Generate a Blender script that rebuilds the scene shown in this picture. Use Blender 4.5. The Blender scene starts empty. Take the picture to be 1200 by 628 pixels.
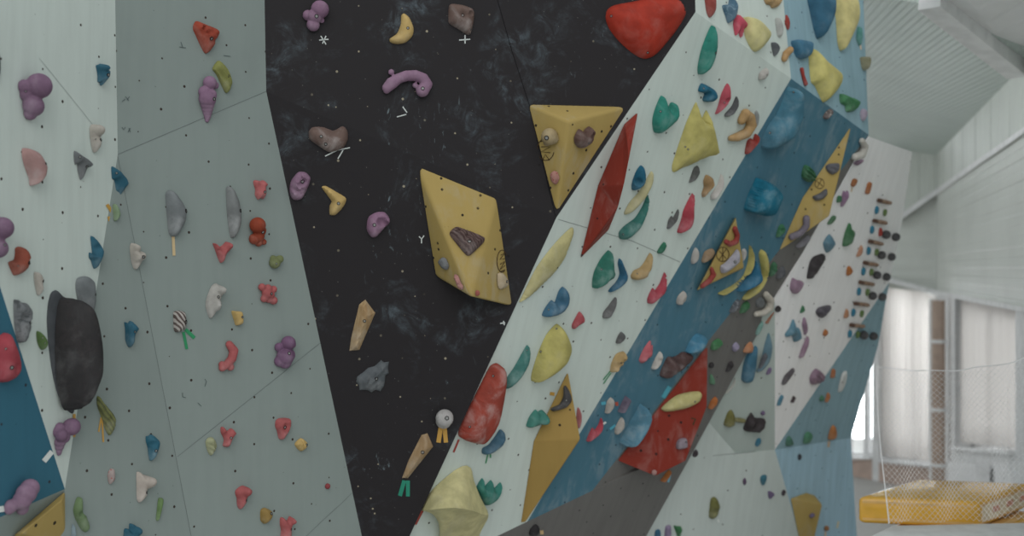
import bpy, bmesh, math, random
import numpy as np
from mathutils import Vector, Matrix, noise as mnoise
from mathutils.geometry import delaunay_2d_cdt

C = bpy.context.scene.collection
random.seed(7)
F = 1300.0            # focal length in pixels of the 1200 x 628 photograph
CZ = 2.6              # eye height
EYE = np.array([0.0, 0.0, CZ])

# ------------------------------------------------------------------ geometry helpers
def ray(px, py):
    return np.array([(px - 600) / F, 1.0, (314 - py) / F])
def P(px, py, d):
    return EYE + ray(px, py) * d
class Plane:
    def __init__(s, a, b, c):
        n = np.cross(b - a, c - a); n /= np.linalg.norm(n)
        if n @ (EYE - a) < 0: n = -n
        s.n = n; s.a = np.array(a, float)
        u = np.cross([0, 0, 1.0], n); u /= np.linalg.norm(u)
        s.u = u; s.v = np.cross(n, u)
    def on(s, px, py, h=0.0):
        r = ray(px, py)
        t = ((s.a - EYE) @ s.n + h) / (s.n @ r)
        return EYE + r * t
    def uv(s, p):
        d = np.asarray(p) - s.a
        return np.array([d @ s.u, d @ s.v])
    def at(s, uv, h=0.0):
        return s.a + s.u * uv[0] + s.v * uv[1] + s.n * h
def px_of(p):
    d = np.asarray(p) - EYE
    return np.array([600 + F * d[0] / d[1], 314 - F * d[2] / d[1]])
def inside(pt, poly):
    x, y = pt; c = False; n = len(poly)
    for i in range(n):
        x1, y1 = poly[i]; x2, y2 = poly[i - 1]
        if (y1 > y) != (y2 > y) and x < (x2 - x1) * (y - y1) / (y2 - y1) + x1: c = not c
    return c

# ------------------------------------------------------------------ materials
def lin(c):
    return [((v / 255) / 12.92 if v / 255 <= .04045 else ((v / 255 + .055) / 1.055) ** 2.4) for v in c]
LIT = 0.60            # how much of a white surface's light reaches the eye here: photo colour / LIT = paint colour
def paint(c):
    return [min(.86, v / LIT) for v in lin(c)] + [1]
class NT:
    def __init__(s, name):
        s.m = bpy.data.materials.new(name); s.m.use_nodes = True
        s.t = s.m.node_tree; s.t.nodes.clear()
        s.out = s.n('ShaderNodeOutputMaterial')
    def n(s, typ, **kw):
        nd = s.t.nodes.new(typ)
        for k, v in kw.items(): setattr(nd, k, v)
        return nd
    def l(s, a, b): s.t.links.new(a, b)
    def val(s, sock, v):
        if hasattr(v, 'is_linked'): s.l(v, sock)
        else: sock.default_value = v
    def math(s, op, a, b=0.0, c=None, clamp=False):
        nd = s.n('ShaderNodeMath', operation=op); nd.use_clamp = clamp
        s.val(nd.inputs[0], a); s.val(nd.inputs[1], b)
        if c is not None: s.val(nd.inputs[2], c)
        return nd.outputs[0]
    def mix(s, f, a, b):
        nd = s.n('ShaderNodeMix', data_type='RGBA')
        s.val(nd.inputs[0], f); s.val(nd.inputs[6], a); s.val(nd.inputs[7], b)
        return nd.outputs[2]
    def noise(s, vec, scale, detail=3, rough=.55, dist=0.0):
        nd = s.n('ShaderNodeTexNoise'); s.l(vec, nd.inputs['Vector'])
        nd.inputs['Scale'].default_value = scale; nd.inputs['Detail'].default_value = detail
        nd.inputs['Roughness'].default_value = rough; nd.inputs['Distortion'].default_value = dist
        return nd.outputs[0]
    def ramp(s, f, lo, hi):
        nd = s.n('ShaderNodeMapRange', interpolation_type='SMOOTHSTEP'); s.val(nd.inputs[0], f)
        nd.inputs[1].default_value = lo; nd.inputs[2].default_value = hi
        return nd.outputs[0]
    def mapping(s, vec, scale=(1, 1, 1), rot=(0, 0, 0), loc=(0, 0, 0)):
        nd = s.n('ShaderNodeMapping'); s.l(vec, nd.inputs[0])
        nd.inputs['Scale'].default_value = scale; nd.inputs['Rotation'].default_value = rot; nd.inputs['Location'].default_value = loc
        return nd.outputs[0]
    def voro(s, vec, scale, rnd):
        nd = s.n('ShaderNodeTexVoronoi'); s.l(vec, nd.inputs['Vector'])
        nd.inputs['Scale'].default_value = scale; nd.inputs['Randomness'].default_value = rnd
        return nd
    def bsdf(s, col, rough=.7, spec=.25, bump=None, bstr=.3, bdist=.01, **kw):
        b = s.n('ShaderNodeBsdfPrincipled')
        s.val(b.inputs['Base Color'], col); s.val(b.inputs['Roughness'], rough)
        b.inputs['Specular IOR Level'].default_value = spec
        for k, v in kw.items(): b.inputs[k].default_value = v
        if bump is not None:
            bm = s.n('ShaderNodeBump'); bm.inputs['Strength'].default_value = bstr; bm.inputs['Distance'].default_value = bdist
            s.l(bump, bm.inputs['Height']); s.l(bm.outputs[0], b.inputs['Normal'])
        s.l(b.outputs[0], s.out.inputs[0])
        return b

def wall_mat(name, col, dots=True, dotcol=(45, 38, 34), spacing=.135, streak=0.06, grime=0.05, dotr=.0055, rot=.78, rough=.75, off=(0, 0, 0), chalk=0.0):
    """painted plywood panel: faint brush streaks, grime, rows of bolt sockets"""
    t = NT(name); uv = t.n('ShaderNodeTexCoord').outputs['UV']
    base = paint(col)
    st = t.noise(t.mapping(uv, (26, 2.2, 1)), 1.0, 5, .6)
    gr = t.noise(uv, 2.3, 5, .6)
    c = t.mix(t.math('MULTIPLY', t.ramp(st, .35, .75), streak * 4, clamp=True), base, [v * .72 for v in base[:3]] + [1])
    c = t.mix(t.math('MULTIPLY', t.ramp(gr, .5, .75), grime * 5, clamp=True), c, [v * .8 for v in base[:3]] + [1])
    if chalk:
        ck = t.math('MULTIPLY', t.ramp(t.noise(uv, 3.2, 6, .62, .5), .42, .62), t.ramp(t.noise(t.mapping(uv, (7, 2.5, 1), (0, 0, .4)), 2.5, 5, .6, .6), .42, .62))
        c = t.mix(t.math('MULTIPLY', ck, chalk, clamp=True), c, paint([v * .45 + 150 * .5 for v in col]))
    sc = t.voro(t.mapping(uv, (1, 1, 1), (0, 0, .6)), 14, 1.0)
    sm = t.math('MULTIPLY', t.math('LESS_THAN', sc.outputs['Distance'], .035), .45)
    c = t.mix(sm, c, paint([v * .45 for v in col]))
    if dots:
        vo = t.voro(t.mapping(uv, (1, 1, 1), (0, 0, rot), off), 1 / spacing, .06)
        m = t.math('LESS_THAN', vo.outputs['Distance'], dotr / spacing)
        c = t.mix(m, c, paint(dotcol))
    t.bsdf(c, rough, .2, t.noise(uv, 160, 2), .12, .002)
    return t.m

def black_mat(name):
    t = NT(name); uv = t.n('ShaderNodeTexCoord').outputs['UV']
    c = paint((26, 24, 26))
    a = t.noise(uv, 2.6, 8, .68, .6); b = t.noise(t.mapping(uv, (1, 1, 1), (0, 0, .5), (3, 1, 0)), 9, 6, .7, 1.2)
    m = t.math('MULTIPLY', t.ramp(a, .5, .72), t.ramp(b, .42, .72))
    c = t.mix(t.math('MULTIPLY', m, .5, clamp=True), c, paint((98, 112, 120)))
    d = t.noise(t.mapping(uv, (1, .35, 1), (0, 0, .9), (1, 7, 0)), 16, 5, .7, 2.5)
    m2 = t.math('MULTIPLY', t.ramp(d, .62, .74), t.ramp(t.noise(t.mapping(uv, (1, 1, 1), (0, 0, 0), (9, 4, 0)), 2.2, 3), .52, .64))
    c = t.mix(t.math('MULTIPLY', m2, .6), c, paint((120, 136, 142)))
    vg = t.voro(t.mapping(uv, (1, 1, 1), (0, 0, .78)), 1 / .135, .1)
    c = t.mix(t.math('MULTIPLY', t.math('LESS_THAN', vg.outputs['Distance'], .04), t.math('MULTIPLY', t.ramp(t.noise(uv, 5, 2), .4, .6), .6)), c, paint((150, 142, 122)))
    v = t.voro(uv, 11, 1.0)
    c = t.mix(t.math('MULTIPLY', t.math('LESS_THAN', v.outputs['Distance'], .045), .6), c, paint((150, 142, 122)))
    v2 = t.voro(t.mapping(uv, (1, 1, 1), (0, 0, 1), (2, 5, 0)), 26, 1.0)
    c = t.mix(t.math('MULTIPLY', t.math('LESS_THAN', v2.outputs['Distance'], .05), .3), c, paint((125, 125, 120)))
    t.bsdf(c, .62, .25, t.noise(uv, 120, 3), .15, .002)
    return t.m

_mats = {}
def muted(c, k=1.0):
    """photo colours of the holds as read off by eye run bright; bring them to the measured level"""
    mx, mn = max(c), min(c); sat = (mx - mn) / max(mx, 1); f = (.74 + .14 * (1 - min(1, sat * 1.6))) * k
    g = sum(c) / 3
    ds = .1 if c[0] < 1.5 * c[1] else -.02
    return tuple((v * (1 - ds) + g * ds) * f for v in c)
def hold_mat(col, chalk=.25, style='plain', col2=None, rough=.7):
    key = (tuple(col), chalk, style, tuple(col2 or ()), rough)
    if key in _mats: return _mats[key]
    t = NT('hold_%s_%d_%d_%d' % (style, *[int(v) for v in col]))
    ob = t.n('ShaderNodeTexCoord').outputs['Object']
    col = muted(col); col2 = muted(col2) if col2 else None
    base = paint(col); dark = [v * .72 for v in base[:3]] + [1]
    c = t.mix(t.ramp(t.noise(ob, 14, 4, .6), .3, .72), base, dark)
    if style == 'stripe':
        w = t.n('ShaderNodeTexWave', wave_type='BANDS', bands_direction='DIAGONAL'); t.l(ob, w.inputs[0])
        w.inputs['Scale'].default_value = 26; w.inputs['Distortion'].default_value = 2.5; w.inputs['Detail'].default_value = 2
        c = t.mix(t.ramp(w.outputs[1], .45, .6), c, paint(col2))
    if style == 'blotch':
        c = t.mix(t.ramp(t.noise(ob, 22, 4, .6, 1.5), .5, .6), c, paint(col2))
    if style == 'spot':
        v = t.voro(ob, 90, .8)
        c = t.mix(t.math('LESS_THAN', v.outputs['Distance'], .26), c, paint(col2))
    if style == 'wood':
        c = t.mix(t.ramp(t.noise(t.mapping(ob, (30, 30, 5)), 1.5, 5, .6, .6), .42, .62), c, paint(col2))
    if chalk > 0:
        k = t.math('MULTIPLY', t.ramp(t.noise(ob, 5.5, 5, .62, .8), .47, .7), chalk * 1.5, clamp=True)
        c = t.mix(k, c, paint([v * .4 + 150 * .6 for v in col]))
    t.bsdf(c, rough, .25, t.noise(ob, 95, 3), .25, .003)
    _mats[key] = t.m
    return t.m
def flat_mat(name, col, rough=.6, spec=.3, **kw):
    t = NT(name); ob = t.n('ShaderNodeTexCoord').outputs['Object']
    b = paint(col)
    c = t.mix(t.ramp(t.noise(ob, 9, 3), .35, .7), b, [v * .86 for v in b[:3]] + [1])
    t.bsdf(c, rough, spec, **kw)
    return t.m

# ------------------------------------------------------------------ object helpers
def new_obj(name, verts, faces, mat, parent=None, origin=None, smooth=None, mats=None, midx=None):
    me = bpy.data.meshes.new(name)
    o3 = np.array(origin if origin is not None else (0, 0, 0), float)
    me.from_pydata([tuple(np.asarray(v) - o3) for v in verts], [], [tuple(f) for f in faces])
    me.update()
    for m in (mats or [mat]): me.materials.append(m)
    if midx is not None: me.polygons.foreach_set('material_index', midx)
    if smooth is not None:
        me.polygons.foreach_set('use_smooth', [True] * len(me.polygons))
        me.set_sharp_from_angle(angle=math.radians(smooth))
    o = bpy.data.objects.new(name, me); C.objects.link(o)
    if parent is not None:
        o.parent = parent
        o.location = Vector(o3) - parent.location
    else: o.location = o3
    return o
def tag(o, label, cat, group=None, kind=None):
    o['label'] = label; o['category'] = cat
    if group: o['group'] = group
    if kind: o['kind'] = kind
    return o

FACETS = []           # (polygon in pixels, plane, host name): what a hold can be bolted to
def pick(px, py):
    best = None
    for poly, pl, host in FACETS:
        if inside((px, py), poly):
            d = pl.on(px, py)[1]
            if best is None or d < best[0]: best = (d, pl, host)
    return best and (best[1], best[2])
PL = {}
def wall(name, facets, mats, thick=.05, cuts=None):
    """facets: list of (key, plane, pixel polygon, material slot). One mesh, UVs in metres, thickness behind."""
    bm = bmesh.new(); uvl = bm.loops.layers.uv.new('UVMap'); cache = {}
    def vert(p):
        k = tuple(np.round(p, 4))
        if k not in cache: cache[k] = bm.verts.new(p)
        return cache[k]
    for key, pl, poly, slot in facets:
        PL[key] = pl; FACETS.append((poly, pl, key))
        ps = [pl.on(*q) for q in poly]
        f = bm.faces.new([vert(p) for p in ps]); f.material_index = slot
        f.normal_update()
        if np.array(f.normal) @ pl.n < 0: f.normal_flip()
        for l in f.loops:
            l[uvl].uv = tuple(pl.uv(np.array(l.vert.co)))
    me = bpy.data.meshes.new(name); bm.to_mesh(me); bm.free()
    for m in mats: me.materials.append(m)
    o = bpy.data.objects.new(name, me); C.objects.link(o)
    s = o.modifiers.new('thick', 'SOLIDIFY'); s.thickness = thick; s.offset = -1
    o['kind'] = 'structure'
    return o

# ------------------------------------------------------------------ bolts, holds
def steel():
    if 'steel' not in _mats:
        _mats['steel'] = flat_mat('bolt_steel', (120, 122, 120), .4, .5)
        _mats['socket'] = flat_mat('bolt_socket', (30, 28, 28), .7, .2)
    return _mats['steel'], _mats['socket']
def bolt(parent, p, n, r, name='bolt'):
    n = Vector(n).normalized(); a = n.orthogonal().normalized(); b = n.cross(a)
    vs, fs, mi = [], [], []
    N = 10
    rings = [(1.0, -.8), (1.0, .22), (.74, .3), (.68, .12), (.68, .02)]
    for rr, hh in rings:
        for i in range(N):
            t = 2 * math.pi * i / N
            vs.append(Vector(p) + (a * math.cos(t) + b * math.sin(t)) * r * rr + n * r * hh)
    for k in range(len(rings) - 1):
        for i in range(N):
            fs.append((k * N + i, k * N + (i + 1) % N, (k + 1) * N + (i + 1) % N, (k + 1) * N + i)); mi.append(1)
    fs.append(tuple((len(rings) - 1) * N + i for i in range(N))); mi.append(0)
    fs.append(tuple(reversed(range(N)))); mi.append(1)
    o = new_obj(name, vs, fs, None, parent, origin=p, mats=list(steel()), midx=mi)
    return o
def put_bolts(o, bolts, rpx=1.9):
    if not bolts: return
    me = o.data; loc = np.array(o.location)
    co = np.array([v.co for v in me.vertices]) + loc
    no = np.array([v.normal for v in me.vertices])
    d = co - EYE; px = np.stack([600 + F * d[:, 0] / d[:, 1], 314 - F * d[:, 2] / d[:, 1]], 1)
    face = np.einsum('ij,ij->i', no, d) < 0
    for b in bolts:
        r = (b[2] if len(b) > 2 else rpx)
        e = np.hypot(px[:, 0] - b[0], px[:, 1] - b[1]) + np.where(face, 0, 1e3)
        # the surface point under the bolt: average of the nearest vertices
        idx = np.argsort(e)[:3]; w = 1 / (e[idx] + .3); w /= w.sum()
        p = (co[idx] * w[:, None]).sum(0); n = (no[idx] * w[:, None]).sum(0)
        bolt(o, p, n, r * p[1] / F)

def catmull(pts, k):
    pts = np.array(pts, float); n = len(pts); out = []
    for i in range(n):
        p0, p1, p2, p3 = pts[i - 1], pts[i], pts[(i + 1) % n], pts[(i + 2) % n]
        # centripetal-ish tension keeps corners from overshooting
        m1 = (p2 - p0) * .42; m2 = (p3 - p1) * .42
        L = np.linalg.norm(p2 - p1)
        for m in (m1, m2):
            lm = np.linalg.norm(m)
            if lm > L: m *= L / lm
        for j in range(k):
            t = j / k
            out.append((2*t**3-3*t**2+1)*p1 + (t**3-2*t**2+t)*m1 + (-2*t**3+3*t**2)*p2 + (t**3-t**2)*m2)
    return np.array(out)
def linsub(pts, k):
    pts = np.array(pts, float); n = len(pts)
    return np.array([pts[i] + (pts[(i + 1) % n] - pts[i]) * j / k for i in range(n) for j in range(k)])
def segdist(q, A, B):
    """distance of points q (m,2) to segments A-B (n,2) -> (m,)"""
    d = B - A; L = (d * d).sum(1) + 1e-12
    t = np.clip(((q[:, None, :] - A[None]) * d[None]).sum(2) / L, 0, 1)
    return np.sqrt((((A[None] + d[None] * t[..., None]) - q[:, None, :]) ** 2).sum(2)).min(1)
def inpoly(q, poly):
    x, y = q[:, 0], q[:, 1]; c = np.zeros(len(q), bool)
    for i in range(len(poly)):
        x1, y1 = poly[i]; x2, y2 = poly[i - 1]
        if y1 == y2: continue
        m = ((y1 > y) != (y2 > y)) & (x < (x2 - x1) * (y - y1) / (y2 - y1) + x1)
        c ^= m
    return c
GROUP = {}
def host_of(pts, on):
    c = np.mean(pts, 0)
    if on is not None:
        return (PL[on], on)
    r = pick(*c)
    if r is None: raise Exception('nothing behind %s' % c)
    return r

def H(label, pts, col, h=8, on=None, p=2.0, soft=True, ridge=None, q=1.0, bolts=(), pit=(), bump=(), rough=0.0, freq=40,
      groove=None, flange=None, peak=None, chalk=.25, style='plain', col2=None, name='climbing_hold', cat='climbing hold', res=11, mat=None, lift=.0012, group=None, comp=.72, sharp=50):
    """a moulded hold: the base outline on its wall, raised along the wall's own normal"""
    pl, host = host_of(pts, on)
    if host.startswith('V_'): lift = max(lift, .004)
    c0 = np.mean(pts, 0); depth = pl.on(*c0)[1]; s1 = depth / F
    Hm = h * s1
    view = EYE - pl.on(*c0); view /= np.linalg.norm(view)
    vn = view @ pl.n; s = np.array([view @ pl.u, view @ pl.v]) / vn
    e = -s / (np.linalg.norm(s) + 1e-9); tan = np.linalg.norm(s)
    if soft: ol = catmull(pts, max(3, int(math.ceil(46 / len(pts)))))
    else: ol = linsub(pts, max(2, int(math.ceil(40 / len(pts)))))
    to = lambda xy: np.array([pl.uv(pl.on(*v)) for v in xy])
    ouv = to(ol)
    a = (ouv @ e).min(); L = (ouv @ e).max() - a
    S = min(comp * Hm * tan, .6 * L); kf = (L - S) / L
    def squeeze(uv):
        t = uv @ e
        return uv + np.outer((a + (t - a) * kf) - t, e)
    b = squeeze(ouv)
    # thin out near-coincident boundary points
    keep = [0]
    per = np.linalg.norm(np.diff(np.vstack([b, b[:1]]), axis=0), axis=1).sum(); mind = per / 140
    for i in range(1, len(b)):
        if np.linalg.norm(b[i] - b[keep[-1]]) > mind: keep.append(i)
    b = b[keep]
    A, B = b, np.roll(b, -1, 0)
    lo, hi = b.min(0), b.max(0)
    area = .5 * abs((b[:, 0] * np.roll(b[:, 1], -1) - b[:, 1] * np.roll(b[:, 0], -1)).sum())
    step = math.sqrt(area) / res
    gx = np.arange(lo[0], hi[0], step); gy = np.arange(lo[1], hi[1], step * .866)
    g = np.array([(x + (j % 2) * step * .5, y) for j, y in enumerate(gy) for x in gx])
    g = g[inpoly(g, b)]
    dg = segdist(g, A, B)
    R = max(dg.max(), 1e-5)
    g = g[dg > .32 * step + .10 * R]
    # an inner ring just inside the rim, so the side walls are crisp
    mid = (A + B) / 2; tn = (B - A) / (np.linalg.norm(B - A, axis=1)[:, None] + 1e-9); nn = np.stack([-tn[:, 1], tn[:, 0]], 1)
    if not inpoly((mid + nn * 1e-4 * 5)[:1], b)[0] and not inpoly((mid + nn * 5e-4), b).mean() > .5: nn = -nn
    rg = []
    for off in (.035, .13):
        r_ = mid + nn * off * R
        ok = inpoly(r_, b); r_ = r_[ok]
        if len(r_):
            r_ = r_[segdist(r_, A, B) > off * R * .8]; rg.append(r_)
    allp = np.vstack([b] + rg + [g])
    nb = len(b)
    vs2, ed, fc, *_ = delaunay_2d_cdt([Vector(v) for v in allp], [(i, (i + 1) % nb) for i in range(nb)], [], 1, 1e-6)
    V2 = np.array([tuple(v) for v in vs2])
    d = segdist(V2, A, B); onb = d < 1e-5
    if ridge is not None:
        rr = squeeze(to(np.array(ridge, float)))
        dr = segdist(V2, rr[:-1], rr[1:]) if len(rr) > 1 else np.linalg.norm(V2 - rr[0], axis=1)
        t = (d / (d + dr + 1e-9)) ** q
        hh = (1 - (1 - np.clip(t, 0, 1)) ** p) ** (1 / p)
    else:
        dd = d; base_h = 0
        if flange:
            fw = flange[0] * R
            t = np.clip((d - fw) / (R - fw), 0, 1)
            hh = (1 - (1 - t) ** p) ** (1 / p) * (1 - flange[1]) + flange[1] * np.clip(d / (.04 * R), 0, 1)
        else:
            t = np.clip(d / R, 0, 1)
            hh = (1 - (1 - t) ** p) ** (1 / p)
    if peak is not None:
        pk = squeeze(to(np.array([peak[:2]], float)))[0]; far = np.linalg.norm(b - pk, axis=1).max()
        hh = hh * (1 - peak[2] * np.clip(np.linalg.norm(V2 - pk, axis=1) / far, 0, 1))
    edge = np.clip(d / (.25 * R), 0, 1)
    if groove:
        ang, cnt, dep = groove
        axis = squeeze(to(np.array([c0 + 10 * np.array([math.cos(math.radians(ang)), -math.sin(math.radians(ang))]), c0])))
        ax = axis[0] - axis[1]; ax /= np.linalg.norm(ax)
        cc = V2 @ ax; cc = (cc - cc.min()) / (cc.max() - cc.min())
        hh = hh * (1 - dep * edge * (.5 + .5 * np.cos(2 * math.pi * cnt * cc)))
    for x, y, r, amp in bump:
        k = squeeze(to(np.array([[x, y], [x + r, y], [x, y + r]])))
        rm = r * s1 * 1.15
        dk = np.linalg.norm(V2 - k[0], axis=1) / rm
        hh = np.where(dk < 1, np.maximum(hh, hh * .6 + amp * np.sqrt(np.clip(1 - dk * dk, 0, 1)) * np.clip(edge * 1.6, 0, 1)), hh)
    for x, y, r, dep in pit:
        k = squeeze(to(np.array([[x, y]])))[0]
        dk = np.linalg.norm(V2 - k, axis=1) / (r * s1 * 1.25)
        hh = hh * (1 - dep * np.clip(1 - dk * dk, 0, 1) ** .7)
    if rough:
        sd = (abs(hash(label)) % 1000) if False else (sum(map(ord, label)) % 997)
        for i, v in enumerate(V2):
            nv = mnoise.fractal(Vector((v[0] * freq, v[1] * freq, sd * .37)), 1.0, 2.0, 3)
            hh[i] *= 1 + rough * nv * edge[i]
    hh = np.where(onb, 0, np.maximum(hh, .01))
    top = [pl.at(v, lift + Hm * k) for v, k in zip(V2, hh)]
    bot = [pl.at(v, lift) for v in b]
    faces = []
    for f in fc:
        if len(f) < 3: continue
        m = V2[list(f)].mean(0)
        if not inpoly(m[None], b)[0]: continue
        x, y, z = V2[f[0]], V2[f[1]], V2[f[2]]
        cr = (y[0] - x[0]) * (z[1] - x[1]) - (y[1] - x[1]) * (z[0] - x[0])
        faces.append(tuple(f) if cr > 0 else tuple(reversed(f)))
    # base plate: same triangles as a closing face a hair lower
    org = pl.at(squeeze(to(np.array([c0])))[0], lift)
    o = new_obj(name, top, faces, mat or hold_mat(col, chalk, style, col2), None, origin=org, smooth=sharp)
    tag(o, label, cat, group or GROUP.get(host, 'climbing holds on ' + host))
    put_bolts(o, bolts)
    return o

def S(label, balls, col, on=None, k=.62, chain=False, bolts=(), chalk=.2, style='plain', col2=None, name='climbing_hold', cat='climbing hold', group=None, vox=4.2, smooth_it=3, at=None, extra=()):
    """a moulded hold of rounded lobes melted into one surface; balls = (x, y, r[, lift]) as they look, each resting on its wall"""
    balls = [list(b) + [k] * (4 - len(b)) for b in balls]
    pl, host = host_of([at] if at else [b[:2] for b in balls], on)
    if chain:
        out = []
        for b0, b1 in zip(balls, balls[1:]):
            n = max(1, int(math.hypot(b1[0] - b0[0], b1[1] - b0[1]) / (.4 * min(b0[2], b1[2]))))
            out += [[b0[i] + (b1[i] - b0[i]) * j / n for i in range(4)] for j in range(n)]
        balls = out + [balls[-1]]
    balls = balls + [list(b) + [k] * (4 - len(b)) for b in extra]
    bm = bmesh.new(); rmin = 1e9; cs = []
    for x, y, r, kk in balls:
        d0 = pl.on(x, y)[1]; rm = r * d0 / F
        c = pl.on(x, y, rm * kk); rm = r * c[1] / F
        bmesh.ops.create_icosphere(bm, subdivisions=3, radius=rm, matrix=Matrix.Translation(c))
        rmin = min(rmin, rm); cs.append(c)
    rmin = max(rmin, .006)
    me = bpy.data.meshes.new(name); bm.to_mesh(me); bm.free()
    t = bpy.data.objects.new('tmp', me); C.objects.link(t)
    m = t.modifiers.new('r', 'REMESH'); m.mode = 'VOXEL'; m.voxel_size = rmin / vox
    s = t.modifiers.new('s', 'SMOOTH'); s.factor = .5; s.iterations = smooth_it
    dg = bpy.context.evaluated_depsgraph_get()
    em = bpy.data.meshes.new_from_object(t.evaluated_get(dg))
    bpy.data.objects.remove(t); bpy.data.meshes.remove(me)
    org = np.mean(cs, 0); org = org - pl.n * ((org - pl.a) @ pl.n)
    n = Vector(pl.n); a0 = Vector(pl.a); low = .004 if host.startswith('V_') else .0012
    for v in em.vertices:
        hgt = (v.co - a0).dot(n)
        if hgt < low: v.co += n * (low - hgt)
        v.co -= Vector(org)
    em.name = name; em.materials.clear(); em.materials.append(hold_mat(col, chalk, style, col2))
    em.polygons.foreach_set('use_smooth', [True] * len(em.polygons)); em.polygons.foreach_set('material_index', [0] * len(em.polygons)); em.update()
    o = bpy.data.objects.new(name, em); C.objects.link(o); o.location = org
    tag(o, label, cat, group or GROUP.get(host, 'climbing holds on ' + host))
    bpy.context.view_layer.update()
    put_bolts(o, bolts)
    return o

def VOL(label, verts, faces, mat, on, key, bev=.012, sockets=(), coplanar=None, name='climbing_volume', cat='climbing volume', group='screwed-on plywood volumes'):
    """a plywood volume: verts (x, y, h) as they look, h = height off the wall in pixels"""
    pl = PL[on]; ps = []
    for x, y, h in verts:
        d = pl.on(x, y)[1]
        ps.append(pl.on(x, y, h * d / F + .0015))
    if coplanar:
        q = Plane(*[ps[i] for i in coplanar[0]])
        for i in coplanar[1]: ps[i] = q.on(*verts[i][:2])
    cen = np.mean(ps, 0)
    fs = []
    for f in faces:
        a, b, c = [ps[i] for i in f[:3]]
        n = np.cross(b - a, c - a)
        m = np.mean([ps[i] for i in f], 0)
        fs.append(tuple(f) if n @ (m - (cen - pl.n * .05)) > 0 else tuple(reversed(f)))
        if (m - EYE) @ (n if n @ (m - (cen - pl.n * .05)) > 0 else -n) < 0:
            FACETS.append(([verts[i][:2] for i in f], Plane(a, b, c), key)); PL.setdefault(key, Plane(a, b, c))
    bm = bmesh.new(); vv = [bm.verts.new(p - cen) for p in ps]
    for f in fs: bm.faces.new([vv[i] for i in f])
    bmesh.ops.bevel(bm, geom=[e for e in bm.edges if not e.is_boundary] , offset=bev, segments=3, affect='EDGES', profile=.5)
    uvl = bm.loops.layers.uv.new('UVMap')
    bm.normal_update()
    for f in bm.faces:
        n = Vector(f.normal); u = Vector((0, 0, 1)).cross(n)
        u = u.normalized() if u.length > 1e-4 else Vector((1, 0, 0)); v = n.cross(u)
        for l in f.loops: l[uvl].uv = (l.vert.co.dot(u), l.vert.co.dot(v))
    me = bpy.data.meshes.new(name); bm.to_mesh(me); bm.free(); me.materials.append(mat)
    me.polygons.foreach_set('use_smooth', [True] * len(me.polygons)); me.set_sharp_from_angle(angle=math.radians(28))
    o = bpy.data.objects.new(name, me); C.objects.link(o); o.location = cen
    tag(o, label, cat, group)
    for s in sockets:
        r = pick(*s[:2])
        p = r[0].on(*s[:2]); socket(o, p, r[0].n, (s[2] if len(s) > 2 else 1.6) * p[1] / F)
    return o
def socket(parent, p, n, r):
    n = Vector(n).normalized(); a = n.orthogonal().normalized(); b = n.cross(a); N = 10; vs = []
    for rr, hh in ((1, -.3), (1, .12), (.6, .16), (.5, .0)):
        for i in range(N):
            t = 2 * math.pi * i / N; vs.append(Vector(p) + (a * math.cos(t) + b * math.sin(t)) * r * rr + n * r * hh)
    fs = [(k*N+i, k*N+(i+1) % N, (k+1)*N+(i+1) % N, (k+1)*N+i) for k in range(3) for i in range(N)] + [tuple(3*N+i for i in range(N)), tuple(reversed(range(N)))]
    steel()
    return new_obj('bolt_socket', vs, fs, _mats['socket'], parent, origin=p)

def ribbon(pl, polyl, wpx, th=.0012, lift=.0011):
    """vertices/faces of a thin strip following a pixel polyline on a plane"""
    pts = [np.array(p, float) for p in polyl]; vs, fs = [], []
    for i, p in enumerate(pts):
        d = (pts[min(i + 1, len(pts) - 1)] - pts[max(i - 1, 0)]); d /= np.linalg.norm(d) + 1e-9
        nrm = np.array([-d[1], d[0]]) * wpx / 2
        for sgn in (1, -1):
            for hh in (lift, lift + th): vs.append(pl.on(*(p + nrm * sgn), hh))
    for i in range(len(pts) - 1):
        a, b = 4 * i, 4 * (i + 1)
        fs += [(a+1, a+3, b+3, b+1), (a, b, b+2, a+2), (a, a+1, b+1, b), (a+2, b+2, b+3, a+3)]
    e = 4 * (len(pts) - 1)
    fs += [(0, 2, 3, 1), (e, e+1, e+3, e+2)]
    return vs, fs
_tape = {}
def T(label, a, b, w, col, on=None, group='strips of coloured route tape'):
    pl, host = host_of([a, b], on)
    k = tuple(col)
    if k not in _tape: _tape[k] = flat_mat('tape_%d_%d_%d' % k, muted(col, 1.08), .5, .35)
    mid = [(a[0] * (1 - t) + b[0] * t, a[1] * (1 - t) + b[1] * t) for t in (0, .33, .66, 1)]
    vs, fs = ribbon(pl, mid, w)
    o = new_obj('route_tape', vs, fs, _tape[k], None, origin=vs[0])
    return tag(o, label, 'tape', group)
def MARK(parent, name, polys, w, mat, on=None, lift=.0014):
    vs, fs = [], []
    for pl_ in polys:
        p, _ = host_of(pl_, on)
        v, f = ribbon(p, pl_, w, .0006, lift); b = len(vs)
        vs += v; fs += [tuple(i + b for i in q) for q in f]
    o = new_obj(name, vs, fs, mat, parent, origin=vs[0])
    return o

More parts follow.
